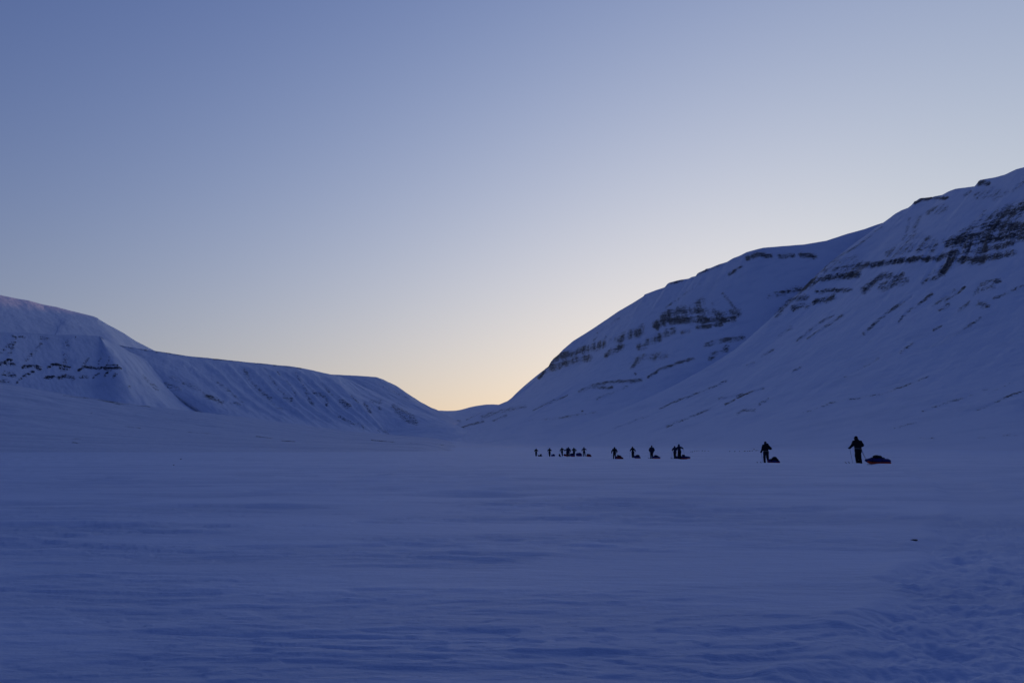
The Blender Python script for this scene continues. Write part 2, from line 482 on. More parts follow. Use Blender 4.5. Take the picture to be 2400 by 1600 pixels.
SA = [
    ([(1822, 689), (1853, 680), (1871, 680), (1914, 655), (1966, 646), (2012, 643)], 8, .95), ([(1957, 616), (2006, 607)], 9, .4),
    ([(1933, 634), (1975, 628), (2021, 622)], 9, .6), ([(1819, 738), (1838, 717), (1853, 701), (1890, 695)], 6, .7),
    ([(1859, 720), (1890, 714)], 7, .7), ([(1908, 707), (1930, 704), (1954, 695)], 7, .75), ([(1914, 683), (1945, 680), (1994, 680)], 5, .8),
    ([(2024, 680), (2040, 665), (2067, 646), (2116, 646)], 8, .7), ([(2067, 671), (2092, 662), (2119, 655)], 10, .65),
    ([(2031, 622), (2083, 613), (2128, 608), (2159, 606), (2196, 605)], 7, .95), ([(2086, 594), (2128, 579), (2190, 579)], 12, .5),
    ([(2122, 560), (2159, 551), (2190, 567)], 9, .4), ([(2220, 570), (2266, 557), (2303, 554)], 12, .85),
    ([(2263, 576), (2306, 560), (2358, 551), (2400, 551), (2480, 540)], 12, .95), ([(2312, 533), (2358, 527), (2400, 533), (2480, 520)], 14, .85),
    ([(2312, 511), (2358, 499), (2400, 487), (2480, 470)], 16, .55), ([(2251, 551), (2282, 533), (2312, 511)], 10, .45),
    ([(2208, 634), (2226, 612), (2251, 606), (2281, 609), (2327, 600), (2373, 591)], 10, .9),
    ([(2196, 603), (2236, 594), (2281, 588), (2343, 576), (2373, 570)], 8, .8), ([(2162, 661), (2190, 649), (2214, 634)], 5, .75),
    ([(2162, 649), (2190, 634)], 7, .35), ([(2144, 475), (2159, 467), (2190, 464), (2220, 464)], 4, 1), ([(2294, 427), (2315, 429)], 6, 1),
    ([(2294, 433), (2312, 430)], 4, .9), ([(2260, 459), (2275, 447)], 3, .7), ([(2122, 551), (2132, 512)], 4, .38), ([(2141, 539), (2156, 502)], 6, .38),
    ([(2177, 496), (2214, 487)], 9, .36), ([(2291, 460), (2337, 447)], 10, .34), ([(2330, 469), (2398, 426)], 5, .36),
    ([(1871, 680), (1914, 640), (1954, 607), (2006, 579), (2067, 530)], 3, .42),
    ([(1868, 799), (1914, 760), (1954, 738)], 3, .5), ([(1893, 793), (1975, 738)], 3, .45), ([(2024, 781), (2083, 729), (2135, 695)], 3.5, .55),
    ([(2107, 753), (2116, 738), (2184, 689)], 3.5, .6), ([(2187, 717), (2236, 677)], 3.5, .5), ([(2214, 704), (2260, 671)], 3, .6),
    ([(2200, 728), (2222, 712)], 4, .5), ([(2282, 689), (2300, 665), (2343, 659)], 5, .55), ([(2290, 683), (2330, 671)], 6, .4),
    ([(2245, 726), (2272, 708)], 4, .45), ([(2294, 711), (2312, 717)], 7, .5), ([(2187, 772), (2205, 760)], 2.5, .6),
    ([(2110, 827), (2141, 802)], 2.5, .5), ([(2181, 815), (2193, 805)], 2.5, .6), ([(1825, 787), (1853, 766)], 4, .45),
    ([(2160, 961), (2206, 947), (2295, 916)], 2, .6), ([(2304, 913), (2322, 907)], 2.5, .6), ([(2096, 1002), (2146, 988)], 2, .45),
    ([(2283, 961), (2325, 946), (2400, 916)], 2, .5), ([(2316, 922), (2370, 895)], 2, .5), ([(1935, 949), (1998, 934), (2087, 913), (2176, 883)], 2, .48),
    ([(1885, 967), (1944, 949)], 2, .5), ([(1727, 928), (1760, 916), (1789, 907)], 2.5, .55), ([(1700, 946), (1721, 934)], 2.5, .5),
    ([(1780, 946), (1801, 934)], 3, .5), ([(1858, 871), (1876, 860)], 2, .6), ([(1751, 857), (1768, 849)], 2.5, .5), ([(1786, 834), (1813, 819)], 2.5, .5),
    ([(1730, 967), (1745, 958), (1768, 961)], 4, .45), ([(1547, 957), (1575, 942), (1614, 929), (1703, 891)], 2.5, .5),
    ([(1685, 934), (1741, 921)], 2.5, .45), ([(1563, 998), (1614, 978), (1665, 955)], 2.5, .45), ([(1440, 1003), (1520, 975)], 2.5, .4),
    ([(2330, 700), (2400, 668)], 3, .35), ([(2230, 790), (2300, 742)], 2.5, .35), ([(2350, 830), (2400, 800)], 2.5, .5), ([(2139, 1010)], 2.2, 1.2), ([(2155, 1029), (2188, 1028)], 1.8, .6), ([(2289, 1029), (2325, 1025), (2375, 1018)], 1.6, .55), ([(1980, 880), (2060, 838)], 2.5, .35),
]
build_mountain('mountain', 'snowy mountain with dark cliff bands filling the right side', G, v, u, SA, calm=0.5)

# ---- far right mountain: rounded shoulder and rock nose above the pass
kB = [1120, 1171, 1263, 1319, 1394, 1510, 1639, 1789, 1936, 2073, 2300]
rB = cols(kB, [
    [(1140, 965, 5500), (1171, 947, 5600), (1263, 886, 5900), (1319, 819, 5900), (1394, 767, 5800), (1510, 690, 5500), (1639, 638, 5150), (1789, 580, 4800), (1936, 564, 4550), (2073, 521, 4450), (2300, 490, 4300)],
    [(1112, 975, 5300), (1155, 957, 5450), (1235, 915, 5600), (1300, 862, 5550), (1370, 820, 5350), (1470, 760, 5000), (1590, 720, 4650), (1730, 680, 4350), (1870, 660, 4150), (2000, 650, 4100), (2200, 620, 4000)],
    [(1090, 985, 5050), (1129, 966, 5200), (1200, 945, 5200), (1270, 905, 5100), (1340, 870, 4900), (1420, 830, 4550), (1530, 800, 4250), (1650, 770, 4000), (1780, 760, 3800), (1900, 760, 3800), (2100, 750, 3700)],
    [(1062, 1000, 4700), (1095, 983, 4800), (1150, 975, 4600), (1210, 955, 4400), (1270, 935, 4100), (1345, 910, 3900), (1440, 890, 3700), (1530, 880, 3500), (1640, 870, 3400), (1760, 880, 3450), (1950, 880, 3400)],
    [(1020, 1018, 4200), (1058, 1002, 4200), (1090, 1008, 3800), (1140, 1005, 3500), (1190, 1002, 3200), (1250, 990, 3100), (1330, 980, 3000), (1400, 975, 2950), (1480, 970, 2950), (1600, 985, 3050), (1800, 985, 3000)],
    [(975, 1040, 3300), (1000, 1038, 3200), (1040, 1044, 2900), (1080, 1047, 2600), (1120, 1049, 2400), (1160, 1050, 2300), (1220, 1050, 2250), (1280, 1050, 2250), (1340, 1052, 2300), (1450, 1054, 2350), (1650, 1056, 2300)],
])
crB = dense([(1171, 947), (1190, 939), (1213, 921), (1241, 901), (1263, 886), (1265, 883), (1269, 877), (1272, 874), (1274, 868), (1276, 865), (1289, 856),
             (1290, 849), (1297, 840), (1308, 831), (1319, 819), (1343, 799), (1394, 767), (1450, 729), (1486, 708), (1508, 694), (1510, 690), (1537, 680), (1558, 673),
             (1563, 666), (1568, 662.5), (1588, 657), (1614, 653), (1621, 649), (1630, 647), (1634, 641), (1639, 638), (1652, 632), (1654, 630), (1665, 627.5),
             (1686, 619), (1703, 614), (1716, 606), (1720, 604), (1731, 600), (1749, 591), (1776, 583.5), (1789, 580.5), (1884, 573), (1936, 564), (1985, 548), (2027, 537), (2054, 527), (2073, 521)],
            [(1171, 5600), (1263, 5900), (1319, 5900), (1394, 5800), (1510, 5500), (1639, 5150), (1789, 4800), (1936, 4550), (2073, 4450)])
b1 = (kB, [('b'),] * 0)
ends = {1120: (60, 9500, 430), 1171: (100, 9500, 500), 1263: (500, 9500, 800), 1319: (750, 9200, 860), 1394: (1000, 9000, 900)}  # unseen plateau behind the crest, extended far back to block the low sun
bk1 = (kB, [tuple(0.5 * (np.array(p) + np.array(ends.get(k, (p[0] + 700, p[1] + 4200, p[2] - 20))))) for k, p in zip(*rB[0])])
bk2 = (kB, [ends.get(k, (p[0] + 700, p[1] + 4200, p[2] - 20)) for k, p in zip(*rB[0])])
bk3 = shift(bk2, 800, 2500, z=-30)
G, v, u = loft([bk3, bk2, bk1] + rB + [toe(rB[-1], 0.7)], [-.8, -.5, -.2, 0, .16, .32, .54, .80, 1.0, 1.12],
               [(1120, 1950, 560), (1950, 2300, 60)], (16, 330), 3, crB)
SB = [
    ([(1822, 689), (1853, 680), (1876, 678)], 8, .9), ([(1819, 738), (1838, 717), (1853, 701), (1880, 695)], 6, .7), ([(1790, 700), (1815, 690)], 6, .35),
    ([(1750, 605), (1776, 596), (1807, 600)], 6, .8), ([(1827, 599), (1859, 600)], 6, .75), ([(1877, 597), (1910, 600)], 6, .75),
    ([(1709, 642), (1737, 625)], 4, .75), ([(1537, 763), (1563, 750), (1614, 748), (1665, 748), (1716, 745)], 9, .95),
    ([(1557, 743), (1588, 727), (1652, 727), (1690, 735), (1728, 733)], 10, .62), ([(1634, 710), (1654, 705)], 10, .42), ([(1670, 712)], 7, .5),
    ([(1695, 687), (1728, 730)], 4, .4), ([(1634, 766), (1690, 758)], 6, .85), ([(1501, 812), (1550, 786), (1578, 773)], 9, .58), ([(1598, 778), (1614, 776)], 5, .6),
    ([(1422, 832), (1450, 814), (1463, 809)], 7, .65), ([(1450, 796), (1473, 784), (1501, 778)], 10, .68), ([(1425, 791)], 8, .4), ([(1506, 763)], 7, .5),
    ([(1290, 852), (1308, 837), (1338, 829), (1374, 817), (1415, 806)], 9, .75), ([(1274, 870), (1313, 855), (1343, 845), (1379, 837)], 9, .7),
    ([(1313, 861), (1323, 850)], 5, .9), ([(1264, 885), (1276, 868), (1290, 852)], 4, 1), ([(1478, 855), (1512, 835), (1558, 832)], 9, .48),
    ([(1519, 882), (1550, 863), (1588, 850), (1626, 840)], 3.5, .72), ([(1654, 809), (1705, 796), (1741, 791)], 6, .5), ([(1665, 837), (1677, 830), (1703, 817)], 7, .42),
    ([(1359, 916), (1389, 901), (1430, 896), (1486, 891), (1501, 888)], 4, .7), ([(1389, 906), (1435, 909)], 4, .58), ([(1489, 875)], 3, .8), ([(1365, 963)], 2.5, 1.3), ([(1408, 994)], 1.6, 1.1),
    ([(1095, 982), (1112, 972), (1129, 965)], 3, .5), ([(1070, 1008), (1104, 994), (1132, 987)], 3, .66), ([(1156, 986), (1187, 973)], 2.5, .5),
    ([(1129, 977), (1163, 965), (1231, 952)], 4, .4), ([(1044, 1015), (1054, 1010)], 2, .6), ([(1560, 672), (1568, 664), (1600, 657)], 3, .6),
    ([(1632, 644), (1655, 632), (1690, 620)], 3.5, .55), ([(1509, 692)], 3, .8), ([(1400, 935), (1470, 905)], 2.5, .35), ([(1250, 960), (1330, 925)], 2.5, .3),
    ([(1230, 985), (1330, 975), (1400, 965)], 2.5, .3), ([(1400, 780), (1450, 745)], 3, .3), ([(1560, 720), (1640, 665)], 2.5, .3), ([(1350, 830), (1400, 790)], 3, .35),
]
build_mountain('mountain', 'snowy mountain with a rock nose, right of the pass', G, v, u, SB, calm=0.6)

# ---- pass at the valley head
kG = [820, 985, 1025, 1075, 1105, 1138, 1171, 1260, 1400]
rG = cols(kG, [
    [(820, 990, 7000), (985, 962, 7500), (1025, 961.5, 7600), (1075, 960.7, 7700), (1105, 953, 7600), (1138, 948, 7400), (1171, 947.5, 7200), (1260, 945, 7000), (1400, 945, 6800)],
    [(850, 1003, 5600), (985, 982, 6000), (1030, 981, 6100), (1075, 981, 6100), (1105, 978, 6100), (1138, 976, 6000), (1171, 977, 5900), (1260, 985, 5700), (1400, 990, 5500)],
    [(880, 1018, 4600), (985, 1000, 4900), (1030, 1000, 5000), (1070, 1000, 5000), (1100, 1001, 5000), (1130, 1003, 4900), (1160, 1008, 4800), (1240, 1012, 4600), (1400, 1015, 4400)],
    [(900, 1030, 3500), (990, 1023, 3700), (1030, 1024, 3700), (1065, 1026, 3700), (1095, 1028, 3700), (1120, 1030, 3600), (1150, 1032, 3500), (1220, 1034, 3400), (1400, 1035, 3300)],
    [(910, 1044, 2200), (1000, 1045, 2200), (1030, 1046, 2200), (1060, 1047, 2200), (1090, 1048, 2200), (1115, 1049, 2200), (1140, 1049, 2200), (1200, 1050, 2200), (1400, 1051, 2200)],
])
G, v, u = loft([shift(rG[0], 0, 2500, z=100)] + rG + [toe(rG[-1], 0.6)], [-.3, 0, .2, .4, .65, .9, 1.1], [(820, 1400, 220)], (6, 130), 1)
SG = [([(969, 966), (1010, 979), (1054, 988), (1078, 987)], 2.5, .5), ([(1000, 1026), (1045, 1030)], 1.5, .4)]
build_mountain('mountain_pass', 'low snow saddle at the head of the valley', G, v, u, SG)

# ---- left: rounded hill F beside the pass
kF = [700, 775, 836, 883, 929, 988, 1024, 1075]
rF = cols(kF, [
    [(700, 868, 4850), (775, 877.4, 4900), (836, 880, 5000), (883, 884, 5100), (929, 904, 5170), (988, 942.5, 5300), (1024, 961, 5400), (1075, 990, 5450)],
    [(760, 900, 4800), (830, 905, 4850), (885, 908, 4900), (920, 915, 5000), (960, 932, 5050), (1005, 958, 5200), (1040, 970, 5300), (1085, 995, 5300)],
    [(830, 938, 4700), (890, 940, 4750), (930, 942, 4800), (960, 945, 4900), (990, 955, 4950), (1020, 970, 5100), (1055, 981, 5200), (1095, 1000, 5150)],
    [(940, 985, 4500), (985, 985, 4550), (1005, 985, 4600), (1025, 986, 4700), (1045, 988, 4750), (1065, 993, 4850), (1090, 1001, 4900), (1115, 1012, 4900)],
    [(960, 1010, 4000), (1000, 1010, 4050), (1020, 1010, 4100), (1040, 1010, 4200), (1060, 1011, 4250), (1080, 1013, 4300), (1105, 1017, 4400), (1125, 1024, 4400)],
])
crF = dense([(775, 877.4), (836, 880), (883, 884), (886, 885), (898, 889), (910, 895), (914, 896.5), (929, 904), (930, 904.5), (952, 919.5), (988, 942.5), (1010, 955), (1021, 958.6), (1024.5, 961)],
            [(775, 4900), (836, 5000), (883, 5100), (929, 5170), (988, 5300), (1024, 5400)])
G, v, u = loft([shift(rF[0], -300, 1800, z=-40), shift(rF[0], -60, 500, -10)] + rF + [toe(rF[-1], .88)], [-.5, -.15, 0, .25, .5, .85, 1.05, 1.2], [(700, 1075, 260)], (8, 130), 2, crF)
build_mountain('hill', 'rounded snow hill left of the pass', G, v, u, [([(888, 900), (960, 935)], 2, .15)])

# ---- left: long ridge E with gullies
kE = [190, 250, 282, 363, 450, 543, 637, 706, 775, 800, 840]
rE = cols(kE, [
    [(235, 812, 3600), (250, 812, 3480), (282, 809, 3500), (363, 822, 3550), (450, 834.8, 3680), (543, 845, 3800), (637, 854, 3970), (706, 862, 4100), (775, 877.2, 4250), (777.5, 878, 4258), (800, 883, 4480)],
    [(280, 858, 3620), (300, 852, 3410), (330, 850, 3410), (420, 868, 3440), (500, 877, 3550), (585, 885, 3660), (685, 893, 3830), (745, 898, 3960), (815, 908, 4110), (831, 913, 4170), (870, 912, 4430)],
    [(330, 899, 3580), (350, 892, 3330), (380, 890, 3320), (470, 905, 3340), (540, 915, 3430), (620, 925, 3530), (725, 931, 3690), (785, 935, 3810), (858, 942, 3960), (890, 944, 4050), (940, 945, 4370)],
    [(390, 938, 3520), (410, 927, 3220), (440, 925, 3200), (520, 940, 3220), (590, 952, 3300), (665, 962, 3390), (765, 967, 3540), (825, 970, 3660), (900, 975, 3800), (958, 967, 3930), (1000, 968, 4300)],
    [(470, 994, 3420), (490, 978, 3050), (520, 975, 3030), (600, 985, 3050), (660, 994, 3120), (730, 1000, 3200), (825, 1006, 3360), (880, 1010, 3470), (945, 1010, 3600), (1025, 990, 3750), (1060, 992, 4200)],
    [(530, 1020, 3100), (540, 1012, 2800), (570, 1010, 2800), (650, 1016, 2800), (700, 1021, 2850), (760, 1026, 2900), (850, 1030, 3000), (910, 1032, 3100), (980, 1032, 3200), (1060, 1022, 3300), (1110, 1022, 3700)],
])
crE = dense([(282, 809), (310, 813.5), (339, 819), (363, 822), (447, 834.5), (543, 845), (590, 849), (637, 854), (680, 858), (706.5, 862), (740, 869), (764.6, 875), (775, 877.2)],
            [(282, 3500), (363, 3550), (543, 3800), (706, 4100), (775, 4250)])


def gullies(arc, down, u, v, z):
    """Shallow ravines running straight down the ridge, sharp on one side."""
    h = np.zeros_like(z)
    U = u[None, :]; V = v[:, None]
    for c, a, w in ((566, 13, 15), (616, 10, 14), (648, 8, 11), (690, 12, 14), (722, 7, 10), (752, 8, 12), (520, 6, 14), (470, 6, 16), (410, 7, 20), (596, 4, 9), (668, 4, 8)):
        t = (U - c) / w
        prof = np.where(t < 0, np.exp(-(t * 1.1) ** 2), np.exp(-(t * 3.2) ** 2))
        h = h + 1.1 * a * prof * sstep(0.02, 0.15, V) * (1 - sstep(0.62, 0.9, V))
    return h


G, v, u = loft([shift(rE[0], -500, 1400, z=-40), shift(rE[0], -120, 400, -8)] + rE + [toe(rE[-1], .88)], [-.5, -.15, 0, .2, .4, .6, .85, 1.05, 1.2], [(190, 770, 460), (770, 840, 80)], (8, 220), 2, crE)
SE = [
    ([(483, 927), (505, 935), (521, 941)], 5, .66), ([(541, 941), (574, 952)], 4, .52), ([(510, 897), (543, 922), (571, 944)], 2.5, .36),
    ([(571, 866), (588, 894), (615, 919), (637, 938)], 4, .38), ([(621, 864), (654, 916), (676, 935)], 2.5, .36), ([(651, 869), (693, 930)], 2.2, .33),
    ([(693, 875), (720, 927), (731, 946)], 3.5, .42), ([(724, 938), (732, 947)], 5, .66), ([(753, 899), (781, 930)], 2.5, .36), ([(665, 935), (682, 938)], 4, .56),
    ([(729, 919), (765, 933), (765, 949)], 4, .52), ([(792, 941), (817, 952)], 6, .54), ([(825, 930), (839, 944)], 4, .58), ([(856, 944), (867, 963)], 5, .62),
    ([(889, 957)], 5, .6), ([(930, 963), (953, 985), (975, 991)], 6, .52), ([(922, 952), (969, 980)], 6, .38), ([(870, 938), (892, 941)], 4, .5),
    ([(792, 977), (825, 993), (853, 1004)], 4, .34), ([(888, 1008), (908, 1013)], 4, .4), ([(400, 885), (460, 912), (500, 935)], 4, .33), ([(365, 893), (420, 915)], 6, .33),
    ([(640, 948), (660, 960)], 4, .4), ([(365, 824), (450, 836), (640, 855), (706, 863)], 1.6, .42), ([(282, 810), (360, 822)], 1.5, .55),
]
build_mountain('mountain', 'long snow ridge with gullies left of the valley', G, v, u, SE, extra=gullies, rock=0.68, gaps=0.6)

# ---- left: highest hill D behind, its top catching the last sun
kD = [-900, -400, 0, 120, 229, 233, 289, 363, 480, 620]
rD = cols(kD, [
    [(-900, 560, 2600), (-400, 620, 3200), (0, 691, 3600), (120, 717, 3750), (229, 745, 3900), (233, 748.5, 3905), (289, 780, 4050), (363, 822, 4250), (480, 860, 4400), (620, 900, 4500)],
    [(-900, 640, 2450), (-400, 690, 3030), (0, 735, 3420), (120, 757, 3560), (229, 775, 3710), (240, 779, 3720), (300, 812, 3860), (380, 850, 4050), (490, 885, 4200), (620, 915, 4300)],
    [(-900, 760, 2300), (-400, 780, 2850), (0, 800, 3220), (120, 812, 3350), (229, 822, 3480), (250, 826, 3500), (320, 850, 3640), (400, 885, 3800), (500, 915, 3950), (620, 935, 4050)],
    [(-900, 900, 2000), (-400, 900, 2600), (0, 900, 3000), (120, 905, 3100), (229, 910, 3200), (280, 915, 3250), (360, 925, 3350), (440, 945, 3500), (520, 960, 3600), (620, 970, 3700)],
])
crD = dense([(0, 691), (38, 699), (67, 704), (103, 713.6), (134, 719.6), (169, 729), (220, 741.6), (229, 745), (233, 748.5), (255, 761), (289, 780), (320, 799.7), (363, 822)],
            [(0, 3600), (229, 3900), (363, 4250)])
G, v, u = loft([shift(rD[0], -900, 1500, z=-40), shift(rD[0], -200, 350, -12)] + rD + [toe(rD[-1], .85)], [-.5, -.15, 0, .25, .55, 1.0, 1.2], [(-900, 0, 60), (0, 370, 260), (370, 620, 50)], (8, 120), 2, crD)
build_mountain('hill', 'tall smooth snow hill at the left edge with a faint pink top', G, v, u, [([(250, 804), (319, 838), (379, 880)], 2.5, .22)], rough=0.7)

# ---- left: flat-topped bench C with broken rock band
kC = [-900, -400, 0, 120, 200, 231, 285, 335, 400]
rC = cols(kC, [
    [(-900, 760, 2250), (-400, 772, 2600), (0, 778, 2900), (120, 782.3, 3000), (200, 785.5, 3070), (231, 788, 3100), (234, 789.5, 3106), (240, 792, 3220), (246, 796, 3350)],
    [(-930, 845, 2150), (-420, 848, 2470), (-20, 850, 2760), (105, 855, 2860), (188, 857, 2920), (225, 858, 2955), (279, 843.6, 3000), (330, 846, 3330), (400, 868, 3560)],
    [(-940, 895, 2080), (-430, 892, 2400), (-30, 890, 2690), (98, 891, 2790), (184, 892, 2850), (222, 893, 2885), (297, 872, 2946), (372, 880, 3350), (450, 905, 3580)],
    [(-950, 985, 1850), (-440, 970, 2150), (-40, 962, 2450), (90, 965, 2550), (178, 970, 2620), (220, 972, 2660), (345, 958, 2755), (480, 962, 3250), (560, 972, 3500)],
    [(-960, 1040, 1500), (-450, 1030, 1800), (-50, 1020, 2100), (90, 1020, 2200), (178, 1022, 2300), (230, 1023, 2350), (380, 1010, 2452), (520, 1008, 2900), (620, 1014, 3100)],
])
crC = dense([(0, 778), (52, 778.5), (103, 781), (138, 784), (172, 783.7), (227, 787.6), (231, 788)], [(0, 2900), (120, 3000), (231, 3100)])
G, v, u = loft([shift(rC[0], -250, 800, 10)] + rC + [toe(rC[-1], .85)], [-.2, 0, .3, .5, .9, 1.1, 1.25], [(-900, 0, 60), (0, 225, 230), (225, 400, 170)], (5, 200), 1, crC)
SCk = [
    ([(0, 854), (14, 850), (33, 854)], 5, .85), ([(17, 843), (28, 844)], 2.5, .9), ([(10, 876), (33, 878)], 7, .58), ([(53, 861), (59, 856), (86, 857), (95, 862)], 5, .85),
    ([(57, 880), (77, 871)], 5, .58), ([(114, 859), (126, 852), (164, 856)], 4.5, .8), ([(107, 883), (127, 881)], 4, .82), ([(138, 883), (155, 878), (172, 883)], 6.5, .68),
    ([(143, 862), (160, 862)], 6, .55), ([(186, 866), (198, 857), (215, 861)], 5, .8), ([(188, 881), (205, 883)], 5, .68), ([(220, 861), (241, 862), (282, 863)], 4, .88),
    ([(248, 866), (260, 867)], 4, .75), ([(217, 885), (232, 873)], 3.5, .55), ([(246, 881), (255, 871)], 3.5, .58), ([(267, 885), (272, 878)], 4, .66), ([(251, 856), (275, 857)], 2, .8),
    ([(0, 828), (34, 797)], 6, .32), ([(22, 831), (36, 799)], 6, .4), ([(60, 845), (86, 816), (98, 802)], 5, .36), ([(152, 845), (158, 800)], 8, .36), ([(198, 850), (207, 840)], 3.5, .4),
    ([(231, 854), (238, 838)], 3, .4), ([(251, 854), (257, 838)], 3, .4), ([(31, 785), (38, 790)], 4, .66), ([(45, 787), (60, 790)], 4, .42), ([(95, 788), (114, 790)], 4, .42),
    ([(178, 789)], 2, 1.), ([(41, 895), (50, 885)], 4, .4), ([(336, 883), (370, 909)], 6, .34), ([(303, 906)], 5, .4), ([(0, 893), (20, 893)], 4, .3),
]
build_mountain('mountain', 'flat topped snow bench with a broken rock band at the left edge', G, v, u, [(p, w * .82, k) for p, w, k in SCk], gaps=0.35, rock=0.80)

# ---- left: gentle slope H rising from the plain
kH = [-900, -300, 0, 120, 231, 327, 459, 600, 743, 829, 900, 1025, 1140]
rH = cols(kH, [
    [(-900, 800, 2000), (-300, 868, 2250), (0, 897, 2350), (120, 918, 2420), (231, 935, 2500), (327, 949, 2600), (459, 964, 2700), (600, 981, 2800), (743, 1001, 2900), (829, 1012, 2950), (900, 1018, 3000), (1025, 1027, 2950), (1140, 1043, 2700)],
    [(-900, 900, 1450), (-300, 935, 1600), (0, 955, 1650), (120, 967, 1680), (231, 978, 1720), (327, 987, 1780), (459, 998, 1830), (600, 1010, 1880), (743, 1023, 1930), (829, 1030, 1970), (900, 1034, 2000), (1025, 1039, 2000), (1140, 1048, 1900)],
    [(-900, 1000, 850), (-300, 1012, 930), (0, 1018, 960), (120, 1023, 970), (231, 1027, 990), (327, 1031, 1000), (459, 1036, 1030), (600, 1041, 1050), (743, 1046, 1080), (829, 1048, 1100), (900, 1050, 1120), (1025, 1052, 1150), (1140, 1055, 1150)],
    [(-900, 1052, 420), (-300, 1053, 480), (0, 1054, 520), (120, 1054, 540), (231, 1055, 550), (327, 1055, 560), (459, 1056, 580), (600, 1056, 600), (743, 1057, 620), (829, 1057, 640), (900, 1058, 660), (1025, 1058, 680), (1140, 1059, 700)],
])
G, v, u = loft([shift(rH[0], -150, 700, -25)] + rH + [toe(rH[-1], 0.68)], [-.2, 0, .35, .7, .95, 1.1], [(-900, 0, 50), (0, 1140, 420)], (5, 150), 1)
SH = [([(231, 935), (300, 946), (350, 952)], 2, .4), ([(150, 925), (231, 934)], 1.5, .4), ([(440, 1010), (520, 1016)], 1.2, .35), ([(130, 1030), (190, 1036)], 1.2, .45), ([(870, 1030), (925, 1036)], 1.2, .6),
      ([(660, 1035), (690, 1037)], 1.2, .5), ([(290, 998), (330, 1001)], 1.2, .35), ([(600, 1022), (640, 1027)], 1.2, .35), ([(950, 1038), (1040, 1041)], 1.2, .35), ([(215, 965)], 2, .5), ([(170, 1052), (188, 1053)], 1.6, .5)]


def drifts(arc, down, u, v, z):
    return 0.8 * fbm(arc / 130, down / 22, 4, 91)


build_mountain('hillside', 'gentle windswept snow slope rising to the left', G, v, u, SH, rough=0.55, extra=drifts, mat='slope', drop=(980, 1135, 9.0))

# ------------------------------------------------------------------ the snow plain
TRAIL = np.array([(0.75, 1.2), (1.42, 3.0), (3.65, 7.6), (6.2, 13.0), (9.4, 21.0), (14.5, 36.0), (21.9, 62.0), (19.5, 90.0), (20.7, 123.0), (16.0, 165.0), (8.0, 205.0), (0.0, 260.0)])


def trail_dist(x, y):
    d = np.full(x.shape, 1e9)
    for a, b in zip(TRAIL[:-1], TRAIL[1:]):
        e = b - a
        t = np.clip(((x - a[0]) * e[0] + (y - a[1]) * e[1]) / (e @ e), 0, 1)
        d = np.minimum(d, np.hypot(x - a[0] - t * e[0], y - a[1] - t * e[1]))
    return d


def ground_height(x, y, spacing=None, want_crust_shade=False):
    r = np.hypot(x, y)
    if spacing is None: spacing = np.full(np.shape(x), 0.02)

    def band(wl):                                        # leave out what the mesh is too coarse to carry
        return 1 - sstep(0.25, 0.5, spacing / wl)
    wx = x + 0.35 * perlin(x / 2.1, y / 1.3, 5)
    wy = y + 0.20 * perlin(x / 1.7, y / 1.1, 6)
    patch = sstep(-0.45, 0.25, fbm(x / 3.4 + 5, y / 1.7, 3, 7))
    patch = 0.15 + 0.85 * patch
    h = plain_rise(r) + 0.014 * perlin(x / 7.0, y / 2.6, 8) * band(2.6) * sstep(2, 6, r)
    h = h + 0.10 * perlin(x / 34, y / 13, 9) * band(13) * sstep(15, 60, r)
    h = h + 0.30 * perlin(x / 150, y / 60, 19) * band(60) * sstep(120, 500, r)
    h = h + 0.9 * perlin(x / 420, y / 190, 20) * sstep(300, 900, r)
    calm = sstep(-0.30, 0.25, fbm(x / 9.0 + 3, y / 4.2 + 8, 2, 57))
    gain = (0.70 + 0.45 * sstep(3, 8, r) + 0.90 * sstep(8, 22, r)) * (0.55 + 0.45 * calm)
    # sastrugi: flat plates with an undercut edge, sharper where the wind has free run
    crust_shade = np.zeros_like(h)
    for wl, an, amp, sd, cw in ((26., 3.0, 0.09, 18, .4), (9.0, 3.0, 0.045, 19, .5), (3.4, 3.0, 0.034, 20, .6), (1.6, 2.8, 0.015, 21, .6), (0.75, 2.5, 0.0095, 22, .9), (0.34, 2.5, 0.0120, 23, 1), (0.16, 2.4, 0.0085, 24, 1), (0.075, 2.2, 0.0045, 25, .9)):
        n = perlin(wx / (wl * an), wy / wl, sd) + 0.25 * perlin(wx / (wl * an) * 2.3, wy / wl * 2.3, sd + 40)
        edge = sstep(-0.04, 0.07, n)
        near = sstep(1.2 * wl, 7.0 * wl, r) if wl > 0.5 else 1.0
        h = h + amp * (edge - 0.5 + 0.5 * n) * band(wl) * patch * near * gain
        crust_shade = crust_shade + cw * (1 - edge) * sstep(-0.75, -0.05, n) * band(wl) * patch * (0.5 + 0.5 * calm)  # low side of plate edges greyed in colour to boost the relief's shading
    t = trail_dist(x, y)
    wob = 0.12 * perlin(x / 0.9, y / 0.9, 31)
    tr = 1 - sstep(0.34, 0.60, t + wob)
    rim = np.exp(-((t + wob - 0.56) / 0.10) ** 2)
    churn = 0.026 * fbm(x / 0.24, y / 0.26, 4, 33, 0.62) * band(0.25) + 0.018 * np.abs(perlin(x / 0.55, y / 0.5, 35)) * band(0.5)
    base = plain_rise(r)
    h = base + (h - base) * (1 - 0.75 * tr) + tr * (churn * 0.95 - 0.030) + rim * 0.012 * band(0.3)
    if want_crust_shade:
        return h, np.clip(crust_shade / 1.6, 0, 1) * (1 - 0.7 * tr) + 0.35 * tr
    return h


def ground_z(x, y):
    return float(ground_height(np.array([float(x)]), np.array([float(y)]))[0])


